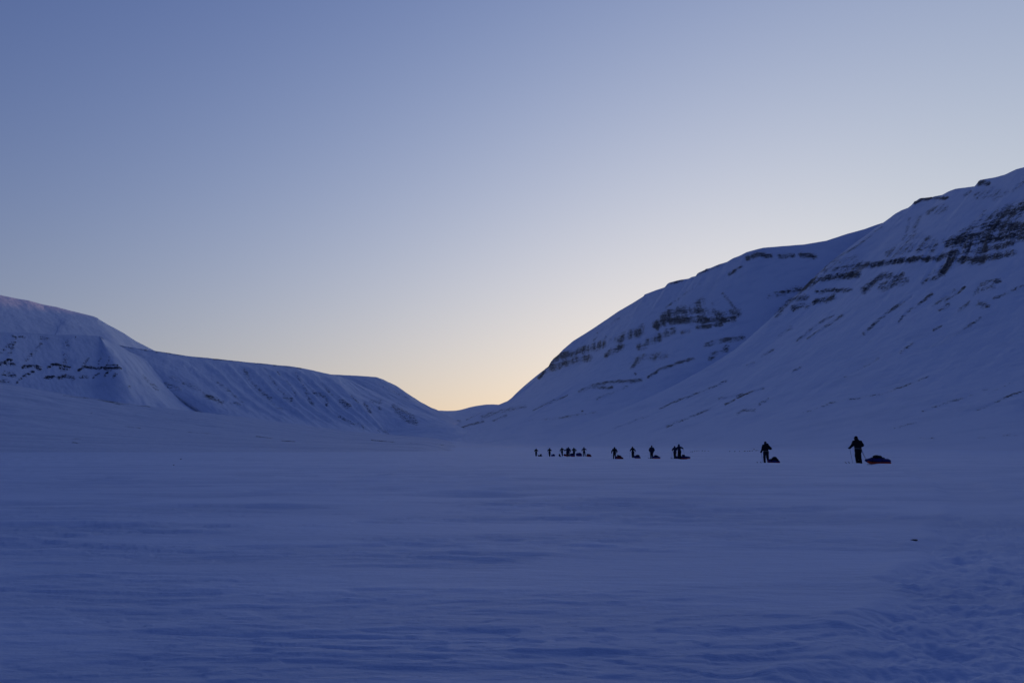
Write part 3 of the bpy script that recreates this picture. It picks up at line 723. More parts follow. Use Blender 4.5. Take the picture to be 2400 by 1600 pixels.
def build_plain():
    r = np.concatenate([np.linspace(0.02, 1.3, 12, endpoint=False), 1 / np.linspace(1 / 1.3, 1 / 2.4, 40, endpoint=False),
                        1 / np.linspace(1 / 2.4, 1 / 45., 400, endpoint=False), np.geomspace(45, 14000, 110)])
    fine = np.radians(np.linspace(-33, 33, 900))
    rest = np.radians(np.linspace(33, 327, 110)[1:-1])
    a = np.concatenate([fine, rest])
    R, A = np.meshgrid(r, a, indexing='ij')
    x, y = R * np.sin(A), R * np.cos(A)
    dr = np.gradient(r)[:, None]
    da = np.gradient(np.concatenate([a, [a[0] + 2 * math.pi]]))[:-1][None, :] * R
    sp = np.maximum(dr * 0.55, da * 0.6)
    z, crust_shade = ground_height(x, y, sp, True)
    V = np.stack([x, y, z], -1)
    f = grid_faces(len(r), len(a), wrap=True)
    o = mesh_obj('snow_field', V, f[:, ::-1], M['field'], attrs={'crust_shade': crust_shade})
    return tag(o, 'flat wind packed snow plain with sastrugi and a churned trail', kind='structure')


build_plain()


# ------------------------------------------------------------------ solids grown from distance fields
def surface_nets(F, org, h):
    ins = F < 0
    c = [ins[i:ins.shape[0] - 1 + i, j:ins.shape[1] - 1 + j, k:ins.shape[2] - 1 + k] for i in (0, 1) for j in (0, 1) for k in (0, 1)]
    cnt = np.sum(np.stack(c), 0)
    act = (cnt > 0) & (cnt < 8)
    ci = np.argwhere(act)
    idx = np.full(act.shape, -1, np.int64)
    idx[act] = np.arange(len(ci))
    acc, num = np.zeros((len(ci), 3)), np.zeros(len(ci))
    corners = [(i, j, k) for i in (0, 1) for j in (0, 1) for k in (0, 1)]
    for a in corners:
        for ax in range(3):
            if a[ax]: continue
            b = list(a); b[ax] = 1
            fa = F[ci[:, 0] + a[0], ci[:, 1] + a[1], ci[:, 2] + a[2]]
            fb = F[ci[:, 0] + b[0], ci[:, 1] + b[1], ci[:, 2] + b[2]]
            m = (fa < 0) != (fb < 0)
            t = fa[m] / (fa[m] - fb[m])
            p = np.array(a, float)[None, :].repeat(m.sum(), 0)
            p[:, ax] += t
            acc[m] += p; num[m] += 1
    V = (ci + acc / num[:, None]) * h + org
    faces = []
    for ax in range(3):
        o1, o2 = [(1, 2), (2, 0), (0, 1)][ax]
        sl = [slice(None)] * 3; sl[ax] = slice(0, -1)
        A = ins[tuple(sl)]
        sl[ax] = slice(1, None)
        B = ins[tuple(sl)]
        e = np.argwhere(A != B)
        ok = (e[:, o1] > 0) & (e[:, o2] > 0) & (e[:, o1] < ins.shape[o1] - 1) & (e[:, o2] < ins.shape[o2] - 1)
        e = e[ok]
        flip = A[e[:, 0], e[:, 1], e[:, 2]]
        q = []
        for d1, d2 in ((-1, -1), (0, -1), (0, 0), (-1, 0)):
            g = e.copy(); g[:, o1] += d1; g[:, o2] += d2
            q.append(idx[g[:, 0], g[:, 1], g[:, 2]])
        q = np.stack(q, -1)
        q = np.where(flip[:, None], q, q[:, ::-1])
        faces.append(q[(q >= 0).all(1)])
    return V, np.concatenate(faces)


class Field:
    """Smooth union of capsules and ellipsoids."""
    def __init__(self, k=0.05, yflat=1.0): self.pr, self.k, self.yf, self.cut = [], k, yflat, None

    def cap(self, a, b, ra, rb, yf=1.0):
        self.pr.append(('c', np.array(a, float), np.array(b, float), ra, rb, yf)); return self

    def ell(self, c, r):
        self.pr.append(('e', np.array(c, float), np.array(r, float))); return self

    def bounds(self):
        lo, hi = np.full(3, 9e9), np.full(3, -9e9)
        for p in self.pr:
            if p[0] == 'c':
                for q, r in ((p[1], p[3]), (p[2], p[4])): lo = np.minimum(lo, q - r); hi = np.maximum(hi, q + r)
            else: lo = np.minimum(lo, p[1] - p[2]); hi = np.maximum(hi, p[1] + p[2])
        return lo, hi

    def value(self, X):
        d = None
        for p in self.pr:
            if p[0] == 'c':
                _, a, b, ra, rb, yf = p
                sc = np.array([1, 1 / yf, 1])
                Q, A, B = X * sc, a * sc, b * sc
                e = B - A
                t = np.clip(((Q - A) @ e) / max(e @ e, 1e-9), 0, 1)
                f = np.linalg.norm(Q - A - t[..., None] * e, axis=-1) - (ra + (rb - ra) * t)
                if yf < 1: f = f * (0.5 + 0.5 * yf)
            else:
                _, c, r = p
                q = (X - c) / r
                n = np.linalg.norm(q, axis=-1)
                f = (n - 1) * n / np.maximum(np.linalg.norm(q / r, axis=-1), 1e-6)
            if d is None: d = f
            else:
                hh = np.clip(0.5 + 0.5 * (d - f) / self.k, 0, 1)
                d = d * (1 - hh) + f * hh - self.k * hh * (1 - hh)
        return d

    def mesh(self, h, wrinkle=0.0, seed=0, zmin=None, post=None):
        lo, hi = self.bounds()
        lo, hi = lo - 2.5 * h - 0.03, hi + 2.5 * h + 0.03
        n = np.ceil((hi - lo) / h).astype(int) + 1
        X = np.stack(np.meshgrid(*[lo[i] + h * np.arange(n[i]) for i in range(3)], indexing='ij'), -1)
        d = self.value(X)
        if wrinkle:
            d = d + wrinkle * (perlin(X[..., 0] * 7 + X[..., 1] * 5, X[..., 2] * 11 + X[..., 1] * 4, seed)
                               + 0.6 * perlin(X[..., 0] * 15 - X[..., 1] * 9, X[..., 2] * 19, seed + 1))
        if zmin is not None: d = np.maximum(d, zmin - X[..., 2])
        if post: d = post(d, X)
        return surface_nets(d, lo, h)


def empty(name, loc, rz=0.0):
    o = bpy.data.objects.new(name, None)
    o.empty_display_size = 0.3
    COL.objects.link(o)
    o.location, o.rotation_euler = loc, (0, 0, rz)
    return o


def tube(pts, r, n=6):
    pts = [np.array(p, float) for p in pts]
    V, F = [], []
    for i, p in enumerate(pts):
        t = pts[min(i + 1, len(pts) - 1)] - pts[max(i - 1, 0)]
        t /= np.linalg.norm(t)
        a = np.cross(t, [0, 0, 1.0] if abs(t[2]) < .9 else [1.0, 0, 0]); a /= np.linalg.norm(a)
        b = np.cross(t, a)
        rr = r[i] if isinstance(r, (list, tuple)) else r
        V += [p + rr * (math.cos(2 * math.pi * k / n) * a + math.sin(2 * math.pi * k / n) * b) for k in range(n)]
    for i in range(len(pts) - 1):
        for k in range(n):
            F.append((i * n + k, i * n + (k + 1) % n, (i + 1) * n + (k + 1) % n, (i + 1) * n + k))
    e = (len(pts) - 1) * n
    F += [(0, 0 + n - 1 - k, n - 2 - k, n - 2 - k) for k in range(0)]
    c0, c1 = len(V), len(V) + 1
    V += [pts[0], pts[-1]]
    for k in range(n):
        F.append((c0, (k + 1) % n, k, c0)); F.append((c1, e + k, e + (k + 1) % n, c1))
    return V, F


def poly_obj(name, V, F, mat, parent=None, smooth=True):
    """Small mesh from mixed polygons (repeated corners dropped)."""
    me = bpy.data.meshes.new(name)
    G = []
    for f in F:
        g = []
        for i in f:
            if i not in g: g.append(int(i))
        G.append(g)
    me.from_pydata([tuple(v) for v in V], [], G)
    me.update()
    me.polygons.foreach_set('use_smooth', [smooth] * len(me.polygons))
    me.materials.append(mat)
    o = bpy.data.objects.new(name, me)
    COL.objects.link(o)
    if parent is not None: o.parent = parent
    return o


# ------------------------------------------------------------------ people
PEOPLE = {}


def make_person(key, px, d, height, label, jacket='black', trousers='black', lh=(-.36, .05, 1.08), rh=(.36, .05, 1.08), lf=(-.10, 0), rf=(.10, 0),
                head=(0, 0), up=True, lump=None, wide=1.0, hem=0.80, turn=0.6, belt=False, res=0.024, seed=1, flare=0.0, le=None, re=None):
    x = (px - 1200) / FPX * d
    root = empty('person', (x, d, ground_z(x, d)))
    k = height / 1.75
    root.scale = (k, k, k)
    tag(root, label, 'person', 'skiers crossing the snow plain')
    ct, st = math.cos(turn), math.sin(turn)
    fwd = np.array([-st, ct, 0])                       # where the skier is heading
    hx, hy = head
    hc = np.array([hx, 0.02, 1.615 + hy])
    hip_l, hip_r = np.array([-.10, 0, .90]), np.array([.10, 0, .90])
    la, ra = np.array([lf[0], lf[1], .10]), np.array([rf[0], rf[1], .10])
    lk = (hip_l + la) / 2 + fwd * .05 + np.array([0, 0, .04]); rk = (hip_r + ra) / 2 + fwd * .05 + np.array([0, 0, .04])
    sx = hx * .45
    sl, sr = np.array([sx - .185 * wide, 0, 1.415]), np.array([sx + .185 * wide, 0, 1.415])
    lh, rh = np.array(lh, float), np.array(rh, float)

    def elbow(s, h, side):
        m = (s + h) / 2
        return m + np.array([side * .085, -.05, -.05])
    el = np.array(le, float) if le else elbow(sl, lh, -1)
    er = np.array(re, float) if re else elbow(sr, rh, 1)
    nose = hc + fwd * .105
    # body: one continuous figure with head, face, limbs and hands
    B = Field(0.04)
    B.ell(hc, (.078, .092, .112)).ell(nose - np.array([0, 0, .01]), (.016, .016, .022)).cap(hc - np.array([0, 0, .08]), (sx, 0, 1.42), .055, .06)
    B.cap((0, 0, .92), (sx, 0, 1.34), .125, .13, .75).cap(sl * .9 + np.array([sx * .1, 0, .13]), sr * .9 + np.array([sx * .1, 0, .13]), .06, .06)
    for s, e, hnd in ((sl, el, lh), (sr, er, rh)):
        B.cap(s, e, .05, .042).cap(e, hnd, .042, .032)
    for p, q, a in ((hip_l, lk, la), (hip_r, rk, ra)):
        B.cap(p, q, .082, .06).cap(q, a, .06, .045).cap(a - np.array([0, 0, .03]), a + fwd * .12 - np.array([0, 0, .05]), .04, .032)
    for hnd, side in ((lh, -1), (rh, 1)):
        w = hnd + fwd * .05
        for j, (o, ln) in enumerate(((-.03, .045), (-.01, .055), (.01, .052), (.03, .04))):
            B.cap(hnd + np.array([0, 0, o]), w + fwd * ln * .6 + np.array([-side * .02, 0, o * .9]), .012, .009)
        B.cap(hnd + np.array([0, 0, .03]), hnd + np.array([-side * .045, 0, .05]) + fwd * .03, .012, .010)
    V, F = B.mesh(res, 0)
    mesh_obj('body', V, F, M['skin'], root)
    # jacket with sleeves, collar and hood
    J = Field(0.055)
    J.cap((0, 0, hem + .14), (sx, 0, 1.30), .185 * wide + flare, .185 * wide, .74).cap(sl + np.array([.05, 0, -.01]), sr + np.array([-.05, 0, -.01]), .105, .105)
    for s, e, hnd in ((sl, el, lh), (sr, er, rh)):
        J.cap(s, e, .095, .083).cap(e, e + (hnd - e) * .86, .083, .066)
    J.cap((sx, 0, 1.43), (hx * .8, 0, 1.53), .125, .108)
    if up:
        J.ell(hc + np.array([0, -.012, .012]), (.118, .135, .142))
    if lump:
        J.ell(np.array([hx * .8 + lump[0], -.07, 1.50 + lump[1]]), (.085, .09, .075))
    zf = hc + fwd * .16

    def hood_cut(dd, X):                               # opening of the hood in front of the face
        if not up: return dd
        q = (X - zf) / np.array([.085, .085, .10])
        return np.maximum(dd, -(np.linalg.norm(q, axis=-1) - 1) * .085)
    V, F = J.mesh(res, 0.010, seed, zmin=hem, post=hood_cut)
    jk = mesh_obj('jacket', V, F, M[jacket], root)
    if not up:
        H = Field(0.02).ell(hc + np.array([0, -.008, .035]), (.098, .110, .098)).cap(hc + np.array([-.06, -.02, .0]), hc + np.array([.06, -.02, .0]), .045, .045)
        V, F = H.mesh(res, 0.004, seed + 5)
        mesh_obj('wool_hat', V, F, M['charcoal' if jacket != 'charcoal' else 'black'], root)
    T = Field(0.05)
    T.cap((-.07, 0, .90), (.07, 0, .90), .145, .145, .85)
    for p, q, a in ((hip_l, lk, la), (hip_r, rk, ra)):
        T.cap(p, q, .118, .092).cap(q, a + np.array([0, 0, .02]), .092, .088)
    V, F = T.mesh(res, 0.008, seed + 9, zmin=.075)
    mesh_obj('trousers', V, F, M[trousers], root)
    for a in (la, ra):
        Bt = Field(0.03).cap(a + np.array([0, 0, .06]), a - np.array([0, 0, .03]), .075, .07).cap(a - fwd * .06 - np.array([0, 0, .045]), a + fwd * .17 - np.array([0, 0, .05]), .058, .048)
        V, F = Bt.mesh(res, 0, zmin=.012)
        mesh_obj('boot', V, F, M['black'], root)
    for hnd, side in ((lh, -1), (rh, 1)):
        Mt = Field(0.02).cap(hnd - fwd * .03, hnd + fwd * .07, .052, .046).cap(hnd + np.array([0, 0, .02]), hnd + fwd * .045 + np.array([-side * .05, 0, .055]), .024, .02)
        V, F = Mt.mesh(min(res, .018), 0)
        mesh_obj('mitten', V, F, M['black'], root)
    if belt:
        W = [(.205 * wide * math.cos(t), .155 * math.sin(t), 1.005 + .01 * math.sin(2 * t)) for t in np.linspace(0, 2 * math.pi, 25)]
        Vb, Fb = tube(W, .016)
        poly_obj('harness_belt', Vb, Fb, M['grey'], root)
    PEOPLE[key] = dict(root=root, x=x, y=d, z=root.location.z, k=k, lh=lh * k, rh=rh * k, la=la * k, ra=ra * k, fwd=fwd, label=label)
    return root


def place(key, p): 
    q = PEOPLE[key]
    return np.array([q['x'] + p[0], q['y'] + p[1], q['z'] + p[2]])


def make_pole(key, side, foot, label):
    q = PEOPLE[key]
    top = place(key, q['lh' if side < 0 else 'rh']) + np.array([0, 0, .02])
    fx, fy = q['x'] + foot[0], q['y'] + foot[1]
    base = np.array([fx, fy, ground_z(fx, fy) - .02])
    root = empty('ski_pole', tuple(base))
    tag(root, label, 'ski pole', 'ski poles of the skiers')
    t = top - base
    ln = np.linalg.norm(t); u = t / ln
    V, F = tube([u * 0, u * (ln + .02)], [.006, .010]); poly_obj('shaft', V, F, M['metal'], root)
    V, F = tube([u * (ln - .05), u * (ln + .07)], [.017, .015]); poly_obj('grip', V, F, M['black'], root)
    V, F = tube([u * .07, u * .078], [.055, .05], 10); poly_obj('basket', V, F, M['black'], root)


def make_ski(key, which, label, length=1.9):
    q = PEOPLE[key]
    a = q['la' if which < 0 else 'ra']
    c = place(key, (a[0], a[1], 0))
    f = q['fwd']
    s = np.array([f[1], -f[0], 0.0])
    n = 14
    V, F = [], []
    gz = ground_z(c[0], c[1]) + 0.004
    for i in range(n):
        t = i / (n - 1)
        along = (t - .46) * length
        z = .16 * max(0, (t - .86) / .14) ** 1.6
        w = .036 * (1 if t < .93 else math.sqrt(max(0.05, 1 - ((t - .93) / .075) ** 2)))
        for sd, zz in ((-1, 0), (1, 0), (1, .016), (-1, .016)):
            p = f * along + s * w * sd
            V.append((p[0], p[1], z + zz))
    for i in range(n - 1):
        for j in range(4):
            F.append((i * 4 + j, i * 4 + (j + 1) % 4, (i + 1) * 4 + (j + 1) % 4, (i + 1) * 4 + j))
    F += [(3, 2, 1, 0), ((n - 1) * 4, (n - 1) * 4 + 1, (n - 1) * 4 + 2, (n - 1) * 4 + 3)]
    root = poly_obj('ski', V, F, M['charcoal'], None, smooth=False)
    root.location = (c[0], c[1], gz)
    tag(root, label, 'ski', 'skis of the skiers')


def make_sled(px0, px1, d, label, hull, parts, nose=0.22, key=None, straps=(), hitch=None, rot=-0.10, wall=0.13, tall=1.0):
    """Pulk sled seen from the side, nose to the left. parts: (kind, material, [ellipsoids in fractions of length])."""
    cx = ((px0 + px1) / 2 - 1200) / FPX * d
    Ln = (px1 - px0) / FPX * d
    root = empty('pulk_sled', (cx, d, ground_z(cx, d)), rot)
    tag(root, label, 'sled', 'loaded sleds pulled by the skiers')
    W = min(.30, .21 * Ln + .02)
    n = 18
    V, F = [], []
    for i in range(n):
        t = i / (n - 1)
        X = (t - .5) * Ln
        zb = nose * max(0, (.26 - t) / .26) ** 2
        w = W * (1 - .55 * max(0, (.22 - t) / .22) ** 2) * (1 - .18 * max(0, (t - .85) / .15))
        hw = wall * (1 - .4 * max(0, (.15 - t) / .15))
        ring = [(-w, hw), (-w * .86, .03), (-w * .7, 0), (w * .7, 0), (w * .86, .03), (w, hw), (w - .025, hw), (w * .72, .03), (-w * .72, .03), (-w + .025, hw)]
        V += [(X, a, zb + b) for a, b in ring]
    m = 10
    for i in range(n - 1):
        for j in range(m):
            F.append((i * m + j, (i + 1) * m + j, (i + 1) * m + (j + 1) % m, i * m + (j + 1) % m))
    F += [tuple(range(m)), tuple((n - 1) * m + j for j in reversed(range(m)))]
    poly_obj('hull', V, F, M[hull], root)
    res = .022 if d < 90 else .03
    cover = None
    for i, (nm, mat, els) in enumerate(parts):
        fl = Field(.05)
        for fx, fz, rx, rz in els:
            fl.ell(((fx - .5) * Ln, 0.02 * math.sin(fx * 9 + i), fz * tall), (rx * Ln, min(W * 1.02, .10 + rx * Ln * .8), rz * tall))
        V, F = fl.mesh(res, .014, 3 + i, zmin=.055)
        mesh_obj(nm, V, F, M[mat], root)
        if cover is None: cover = fl
    for fx in straps:
        x0 = (fx - .5) * Ln
        V, F = cover.mesh(.012, .014, 3, zmin=.10, post=lambda dd, X: np.maximum(np.maximum(dd - .012, -(dd + .006)), np.abs(X[..., 0] - x0) - .02))
        if len(F): mesh_obj('strap', V, F, M['black'], root)
    if key:
        h = place(key, np.array(hitch) * PEOPLE[key]['k'])
        R = root.matrix_basis.copy()
        loc = np.array(root.location); c, s = math.cos(rot), math.sin(rot)
        rel = h - loc
        hl = np.array([rel[0] * c + rel[1] * s, -rel[0] * s + rel[1] * c, rel[2]])
        for sd in (-1, 1):
            e = np.array([-.5 * Ln + .04, sd * W * .45, nose + .06])
            mid = (e + hl) / 2 + np.array([0, 0, -.04])
            Vt, Ft = tube([e, mid, hl + np.array([0, sd * .10, 0])], .009)
            poly_obj('tow_rope', Vt, Ft, M['black'], root)
    return root


# nearest two
make_person('p14', 2006.5, 63.0, 1.76, 'nearest and largest skier in a bulky dark parka, pulling the blue sled with orange hull', 'black', 'brown',
            lh=(-.50, .10, 1.04), rh=(.17, .16, 1.08), le=(-.36, -.02, 1.22), re=(.27, -.02, 1.22), lf=(-.07, .02), rf=(.12, -.04), head=(-.11, .02), lump=(.06, .0), wide=1.2, turn=.5, belt=True, res=.018, seed=2, hem=.86)
make_person('p12', 1791.5, 72.5, 1.63, 'skier with a hood bunched at the neck, second nearest, standing before a black sled', 'black', 'charcoal',
            lh=(-.36, .06, .92), rh=(.22, .16, 1.20), le=(-.27, -.02, 1.14), re=(.36, -.04, 1.20), lf=(-.10, .03), rf=(.19, .06), head=(-.03, .01), up=False, lump=(.13, .04), wide=1.02, turn=.35, belt=True, res=.018, seed=5)
# the middle five
make_person('p11', 1590.0, 121.0, 1.76, 'tall skier holding the right arm out to a ski pole beside a shorter skier', 'navy', 'brown',
            lh=(-.32, .12, 1.22), rh=(.46, .10, 1.27), re=(.32, -.02, 1.33), lf=(-.09, .0), rf=(.14, .04), head=(-.06, .03), wide=1.0, turn=.5, seed=7)
make_person('p10', 1579.5, 131.0, 1.66, 'shorter skier in a dark parka half hidden behind a tall skier', 'navy', 'black',
            lh=(-.33, .08, 1.12), rh=(.24, .10, 1.2), lf=(-.05, .0), rf=(.11, .04), head=(-.02, .0), wide=1.02, turn=.4, seed=8)
make_person('p9', 1525.5, 146.0, 1.86, 'broad skier in a long blue-black coat with both arms hanging close', 'navy', 'black',
            lh=(-.27, .06, .98), rh=(.29, .06, .98), lf=(-.12, .0), rf=(.10, .05), head=(0, .04), up=False, wide=1.18, turn=.3, seed=9, hem=.72, flare=.03)
make_person('p8', 1481.5, 152.0, 1.70, 'slim skier with arms spread on two poles, beside a sled with an ochre patch', 'black', 'black',
            lh=(-.40, .08, 1.08), rh=(.37, .08, 1.0), lf=(-.09, .0), rf=(.11, .04), head=(-.05, 0), wide=.92, turn=.3, seed=10)
make_person('p7', 1438.8, 143.0, 1.74, 'stout skier in a black parka standing just left of a crimson sled', 'black', 'black',
            lh=(-.40, .06, .90), rh=(.33, .06, .98), lf=(-.15, .0), rf=(.12, .05), head=(0, .01), wide=1.14, turn=.3, seed=11)
# the far group of seven
make_person('p6', 1367.9, 190.0, 1.76, 'skier with legs apart, rightmost of the far group, between two sleds', 'navy', 'black',
            lh=(-.40, .08, 1.05), rh=(.42, .08, 1.24), lf=(-.15, .0), rf=(.19, .03), head=(-.02, .02), wide=1.0, turn=.3, res=.03, seed=12)
make_person('p5', 1344.3, 196.0, 1.76, 'far skier with one bent elbow sticking out, left of the tall boxy blue sled', 'olive', 'black',
            lh=(-.35, .08, 1.13), rh=(.28, .10, 1.02), re=(.44, -.02, 1.18), lf=(.0, .0), rf=(.12, .03), head=(-.02, .01), up=False, wide=1.02, turn=.3, res=.03, seed=13)
make_person('p4', 1331.6, 189.0, 1.80, 'bulky far skier standing in front of a second skier whose head shows behind', 'navy', 'black',
            lh=(-.28, .08, 1.1), rh=(.38, .06, .88), lf=(-.13, .0), rf=(.15, .03), head=(.0, .02), wide=1.16, turn=.3, res=.03, seed=14, hem=.7, flare=.03)
make_person('p4b', 1328.7, 197.0, 1.72, 'far skier mostly hidden behind a bulky skier, left arm stretched out', 'black', 'black',
            lh=(-.52, .08, 1.18), rh=(.28, .1, 1.1), lf=(-.1, .0), rf=(.1, .03), head=(-.03, 0), wide=1.0, turn=.3, res=.03, seed=15)
make_person('p3', 1316.6, 198.0, 1.74, 'far skier striding on one leg right of a small round pale bottomed bundle', 'black', 'black',
            lh=(-.38, .08, .96), rh=(.48, .08, 1.13), lf=(.03, .0), rf=(.08, .05), head=(-.02, 0), up=False, wide=.95, turn=.3, res=.03, seed=16)
make_person('p2', 1287.5, 204.0, 1.80, 'second skier from the left end of the line, elbows out', 'black', 'black',
            lh=(-.36, .08, 1.16), rh=(.37, .08, 1.2), lf=(-.02, .0), rf=(.08, .05), head=(0, .02), wide=1.0, turn=.3, res=.03, seed=17)
make_person('p1', 1256.2, 216.0, 1.78, 'leftmost skier of the line, smallest and farthest figure on the plain', 'black', 'black',
            lh=(-.30, .08, 1.14), rh=(.33, .08, 1.14), lf=(-.05, .0), rf=(.06, .05), head=(0, 0), up=False, wide=.98, turn=.3, res=.03, seed=18)

# poles and skis the photograph shows
for key, side, foot, lab in (
        ('p14', -1, (-.28, .22), 'thin ski pole in the left mitten of the nearest skier'), ('p14', 1, (.10, .5), 'ski pole in front of the nearest skier on the far side'),
        ('p12', -1, (-.20, .2), 'ski pole slanting from the left mitten of the second nearest skier'), ('p12', 1, (.28, .5), 'ski pole behind the hip of the second nearest skier'),
        ('p11', 1, (.72, .15), 'ski pole slanting right from the outstretched arm of the tall skier'), ('p11', -1, (-.5, .4), 'ski pole on the left side of the tall skier'),
        ('p10', -1, (-.48, .1), 'ski pole left of the shorter skier in the pair'), ('p10', 1, (.4, .5), 'ski pole hidden between the pair of skiers'),
        ('p9', -1, (-.42, .1), 'upright ski pole left of the broad skier in the long coat'), ('p9', 1, (.36, .4), 'ski pole right of the broad skier in the long coat'),
        ('p8', -1, (-.50, .1), 'left ski pole of the slim skier with spread arms'), ('p8', 1, (.42, .2), 'right ski pole of the slim skier with spread arms'),
        ('p7', -1, (-.40, .1), 'ski pole left of the stout skier in black'), ('p7', 1, (.4, .4), 'ski pole right of the stout skier in black'),
        ('p6', -1, (-.44, .1), 'ski pole left of the skier with legs apart'), ('p6', 1, (.5, .2), 'ski pole right of the skier with legs apart'),
        ('p3', -1, (-.40, .1), 'ski pole left of the far skier striding on one leg'), ('p2', -1, (-.42, .1), 'ski pole left of the second skier from the left end')):
    make_pole(key, side, foot, lab)
for key, who in (('p14', 'the nearest skier'), ('p12', 'the second nearest skier'), ('p11', 'the tall skier with the arm out'), ('p10', 'the shorter skier of the pair'), ('p9', 'the broad skier in the long coat')):
    make_ski(key, -1, 'long dark ski under the left boot of ' + who)
    make_ski(key, 1, 'long dark ski under the right boot of ' + who)

# sleds
make_sled(2023.5, 2079, 63.4, 'nearest sled, blue tarpaulin load with a black bag on a bright orange hull', 'orange', [
    ('tarpaulin_load', 'blue', [(.10, .24, .13, .11), (.30, .26, .20, .15), (.55, .25, .26, .18), (.80, .20, .22, .15), (.93, .17, .09, .12)]),
    ('black_bag', 'black', [(.42, .44, .13, .13), (.54, .43, .13, .12)]), ('bundle', 'charcoal', [(.70, .37, .09, .06)]),
    ('red_flap', 'crimson', [(.82, .14, .12, .07)])], key='p14', hitch=(.17, -.05, .96), straps=(.25, .63), wall=.12)
make_sled(1795, 1822.5, 72.3, 'sled with a big round black bundle on top, beside the second nearest skier', 'redhull', [
    ('tarpaulin_load', 'blue', [(.20, .20, .22, .15), (.55, .18, .30, .14), (.85, .14, .18, .11)]), ('black_bag', 'black', [(.58, .30, .26, .22), (.75, .24, .18, .14), (.28, .27, .16, .10)])],
    key='p12', hitch=(.2, -.02, .95), straps=(.3,), nose=.2)
make_sled(1589, 1614.8, 121.5, 'long low blue sled with orange underside and a small black bag, behind the tall skier', 'orange', [
    ('tarpaulin_load', 'blue', [(.15, .24, .2, .16), (.45, .24, .28, .16), (.75, .21, .26, .13)]), ('black_bag', 'black', [(.40, .42, .14, .13), (.32, .50, .07, .06)])], key='p11', hitch=(.2, -.02, .95))
make_sled(1581, 1598, 132.0, 'dark blue sled seen behind the legs of the pair of skiers', 'redhull', [
    ('tarpaulin_load', 'blue', [(.25, .24, .25, .18), (.7, .22, .28, .17)]), ('black_bag', 'black', [(.5, .36, .2, .1)])], key='p10', hitch=(.2, 0, .95))
make_sled(1526.5, 1545, 145.0, 'blue sled with black bundle and a red hull, right of the broad skier', 'orange', [
    ('tarpaulin_load', 'blue', [(.2, .24, .24, .17), (.55, .24, .3, .19), (.85, .2, .18, .14)]), ('black_bag', 'black', [(.42, .44, .2, .14), (.62, .38, .16, .12)])], key='p9', hitch=(.2, 0, .95))
make_sled(1484.5, 1500, 151.0, 'dark blue sled with a black load and one ochre pale patch', 'redhull', [
    ('tarpaulin_load', 'blue', [(.2, .3, .26, .2), (.6, .22, .34, .2)]), ('black_bag', 'black', [(.5, .45, .26, .18), (.66, .44, .16, .15)]), ('ochre_pouch', 'yellow', [(.45, .36, .1, .07)])], key='p8', hitch=(.2, 0, .95))
make_sled(1440.5, 1459.6, 142.0, 'sled with a crimson tarpaulin and a peaked black bag, right of the stout skier', 'redhull', [
    ('tarpaulin_load', 'crimson', [(.3, .24, .26, .2), (.55, .3, .26, .2)]), ('blue_sack', 'blue', [(.1, .3, .14, .2)]), ('black_bag', 'black', [(.33, .55, .12, .12), (.55, .48, .15, .12), (.82, .2, .16, .13)])], key='p7', hitch=(.2, 0, .95))
make_sled(1372, 1385.3, 189.0, 'low dark red sled with a pointed tail, right end of the far group', 'redhull', [
    ('tarpaulin_load', 'crimson', [(.4, .24, .3, .2), (.68, .26, .24, .18)]), ('black_bag', 'black', [(.35, .42, .18, .13), (.65, .38, .15, .1), (.85, .12, .14, .09)])], key='p6', hitch=(.2, 0, .95))
make_sled(1349, 1363, 194.0, 'tall boxy blue sled load, largest in the far group', 'redhull', [
    ('tarpaulin_load', 'blue', [(.2, .32, .22, .32), (.5, .34, .3, .34), (.75, .3, .22, .3)]), ('black_bag', 'black', [(.62, .52, .2, .16), (.85, .3, .14, .2)])], key='p5', hitch=(.2, 0, .95))
make_sled(1334.5, 1346, 191.0, 'blue sled with two small black bags, between two far skiers', 'redhull', [
    ('tarpaulin_load', 'blue', [(.3, .26, .3, .22), (.7, .24, .28, .2)]), ('black_bag', 'black', [(.25, .5, .16, .14), (.62, .5, .22, .16)])], key='p4', hitch=(.2, 0, .95))
make_sled(1320, 1334, 190.0, 'dark red sled lying left of the bulky far skier', 'redhull', [
    ('tarpaulin_load', 'crimson', [(.45, .2, .3, .18), (.75, .2, .24, .16)]), ('black_bag', 'black', [(.16, .26, .16, .19)])], key='p4b', hitch=(.1, -.1, .95))
make_sled(1308.6, 1314.6, 198.0, 'small round black bundle on a pale sled, left of the striding skier', 'grey', [
    ('black_bag', 'black', [(.35, .36, .34, .2)]), ('pale_sack', 'grey', [(.55, .14, .4, .13)])], key='p3', hitch=(-.2, 0, .95))
make_sled(1291, 1300.3, 203.0, 'square blue sled with a red back corner, right of the second skier from the left', 'orange', [
    ('tarpaulin_load', 'blue', [(.3, .26, .3, .2), (.68, .3, .3, .26)]), ('black_bag', 'black', [(.62, .46, .24, .12)])], key='p2', hitch=(.15, 0, .95))
make_sled(1260, 1271, 215.0, 'leftmost sled of the line with a dark bundle and upturned nose', 'redhull', [
    ('tarpaulin_load', 'brown', [(.2, .32, .22, .13), (.55, .26, .3, .18)]), ('black_bag', 'black', [(.66, .5, .18, .16), (.85, .2, .14, .1)])], key='p1', hitch=(.15, 0, .95))


# ------------------------------------------------------------------ stones lying on the snow
def on_ground(px, py):
    d = np.array(P(px, py, 1.0)) - np.array([0, 0, CAM_H])
    t = np.concatenate([np.linspace(2, 60, 600), np.linspace(60, 2600, 3000)])
    p = np.array([0, 0, CAM_H]) + t[:, None] * d
    below = p[:, 2] < ground_height(p[:, 0], p[:, 1])
    i = int(np.argmax(below)) if below.any() else len(t) - 1
    return p[i]


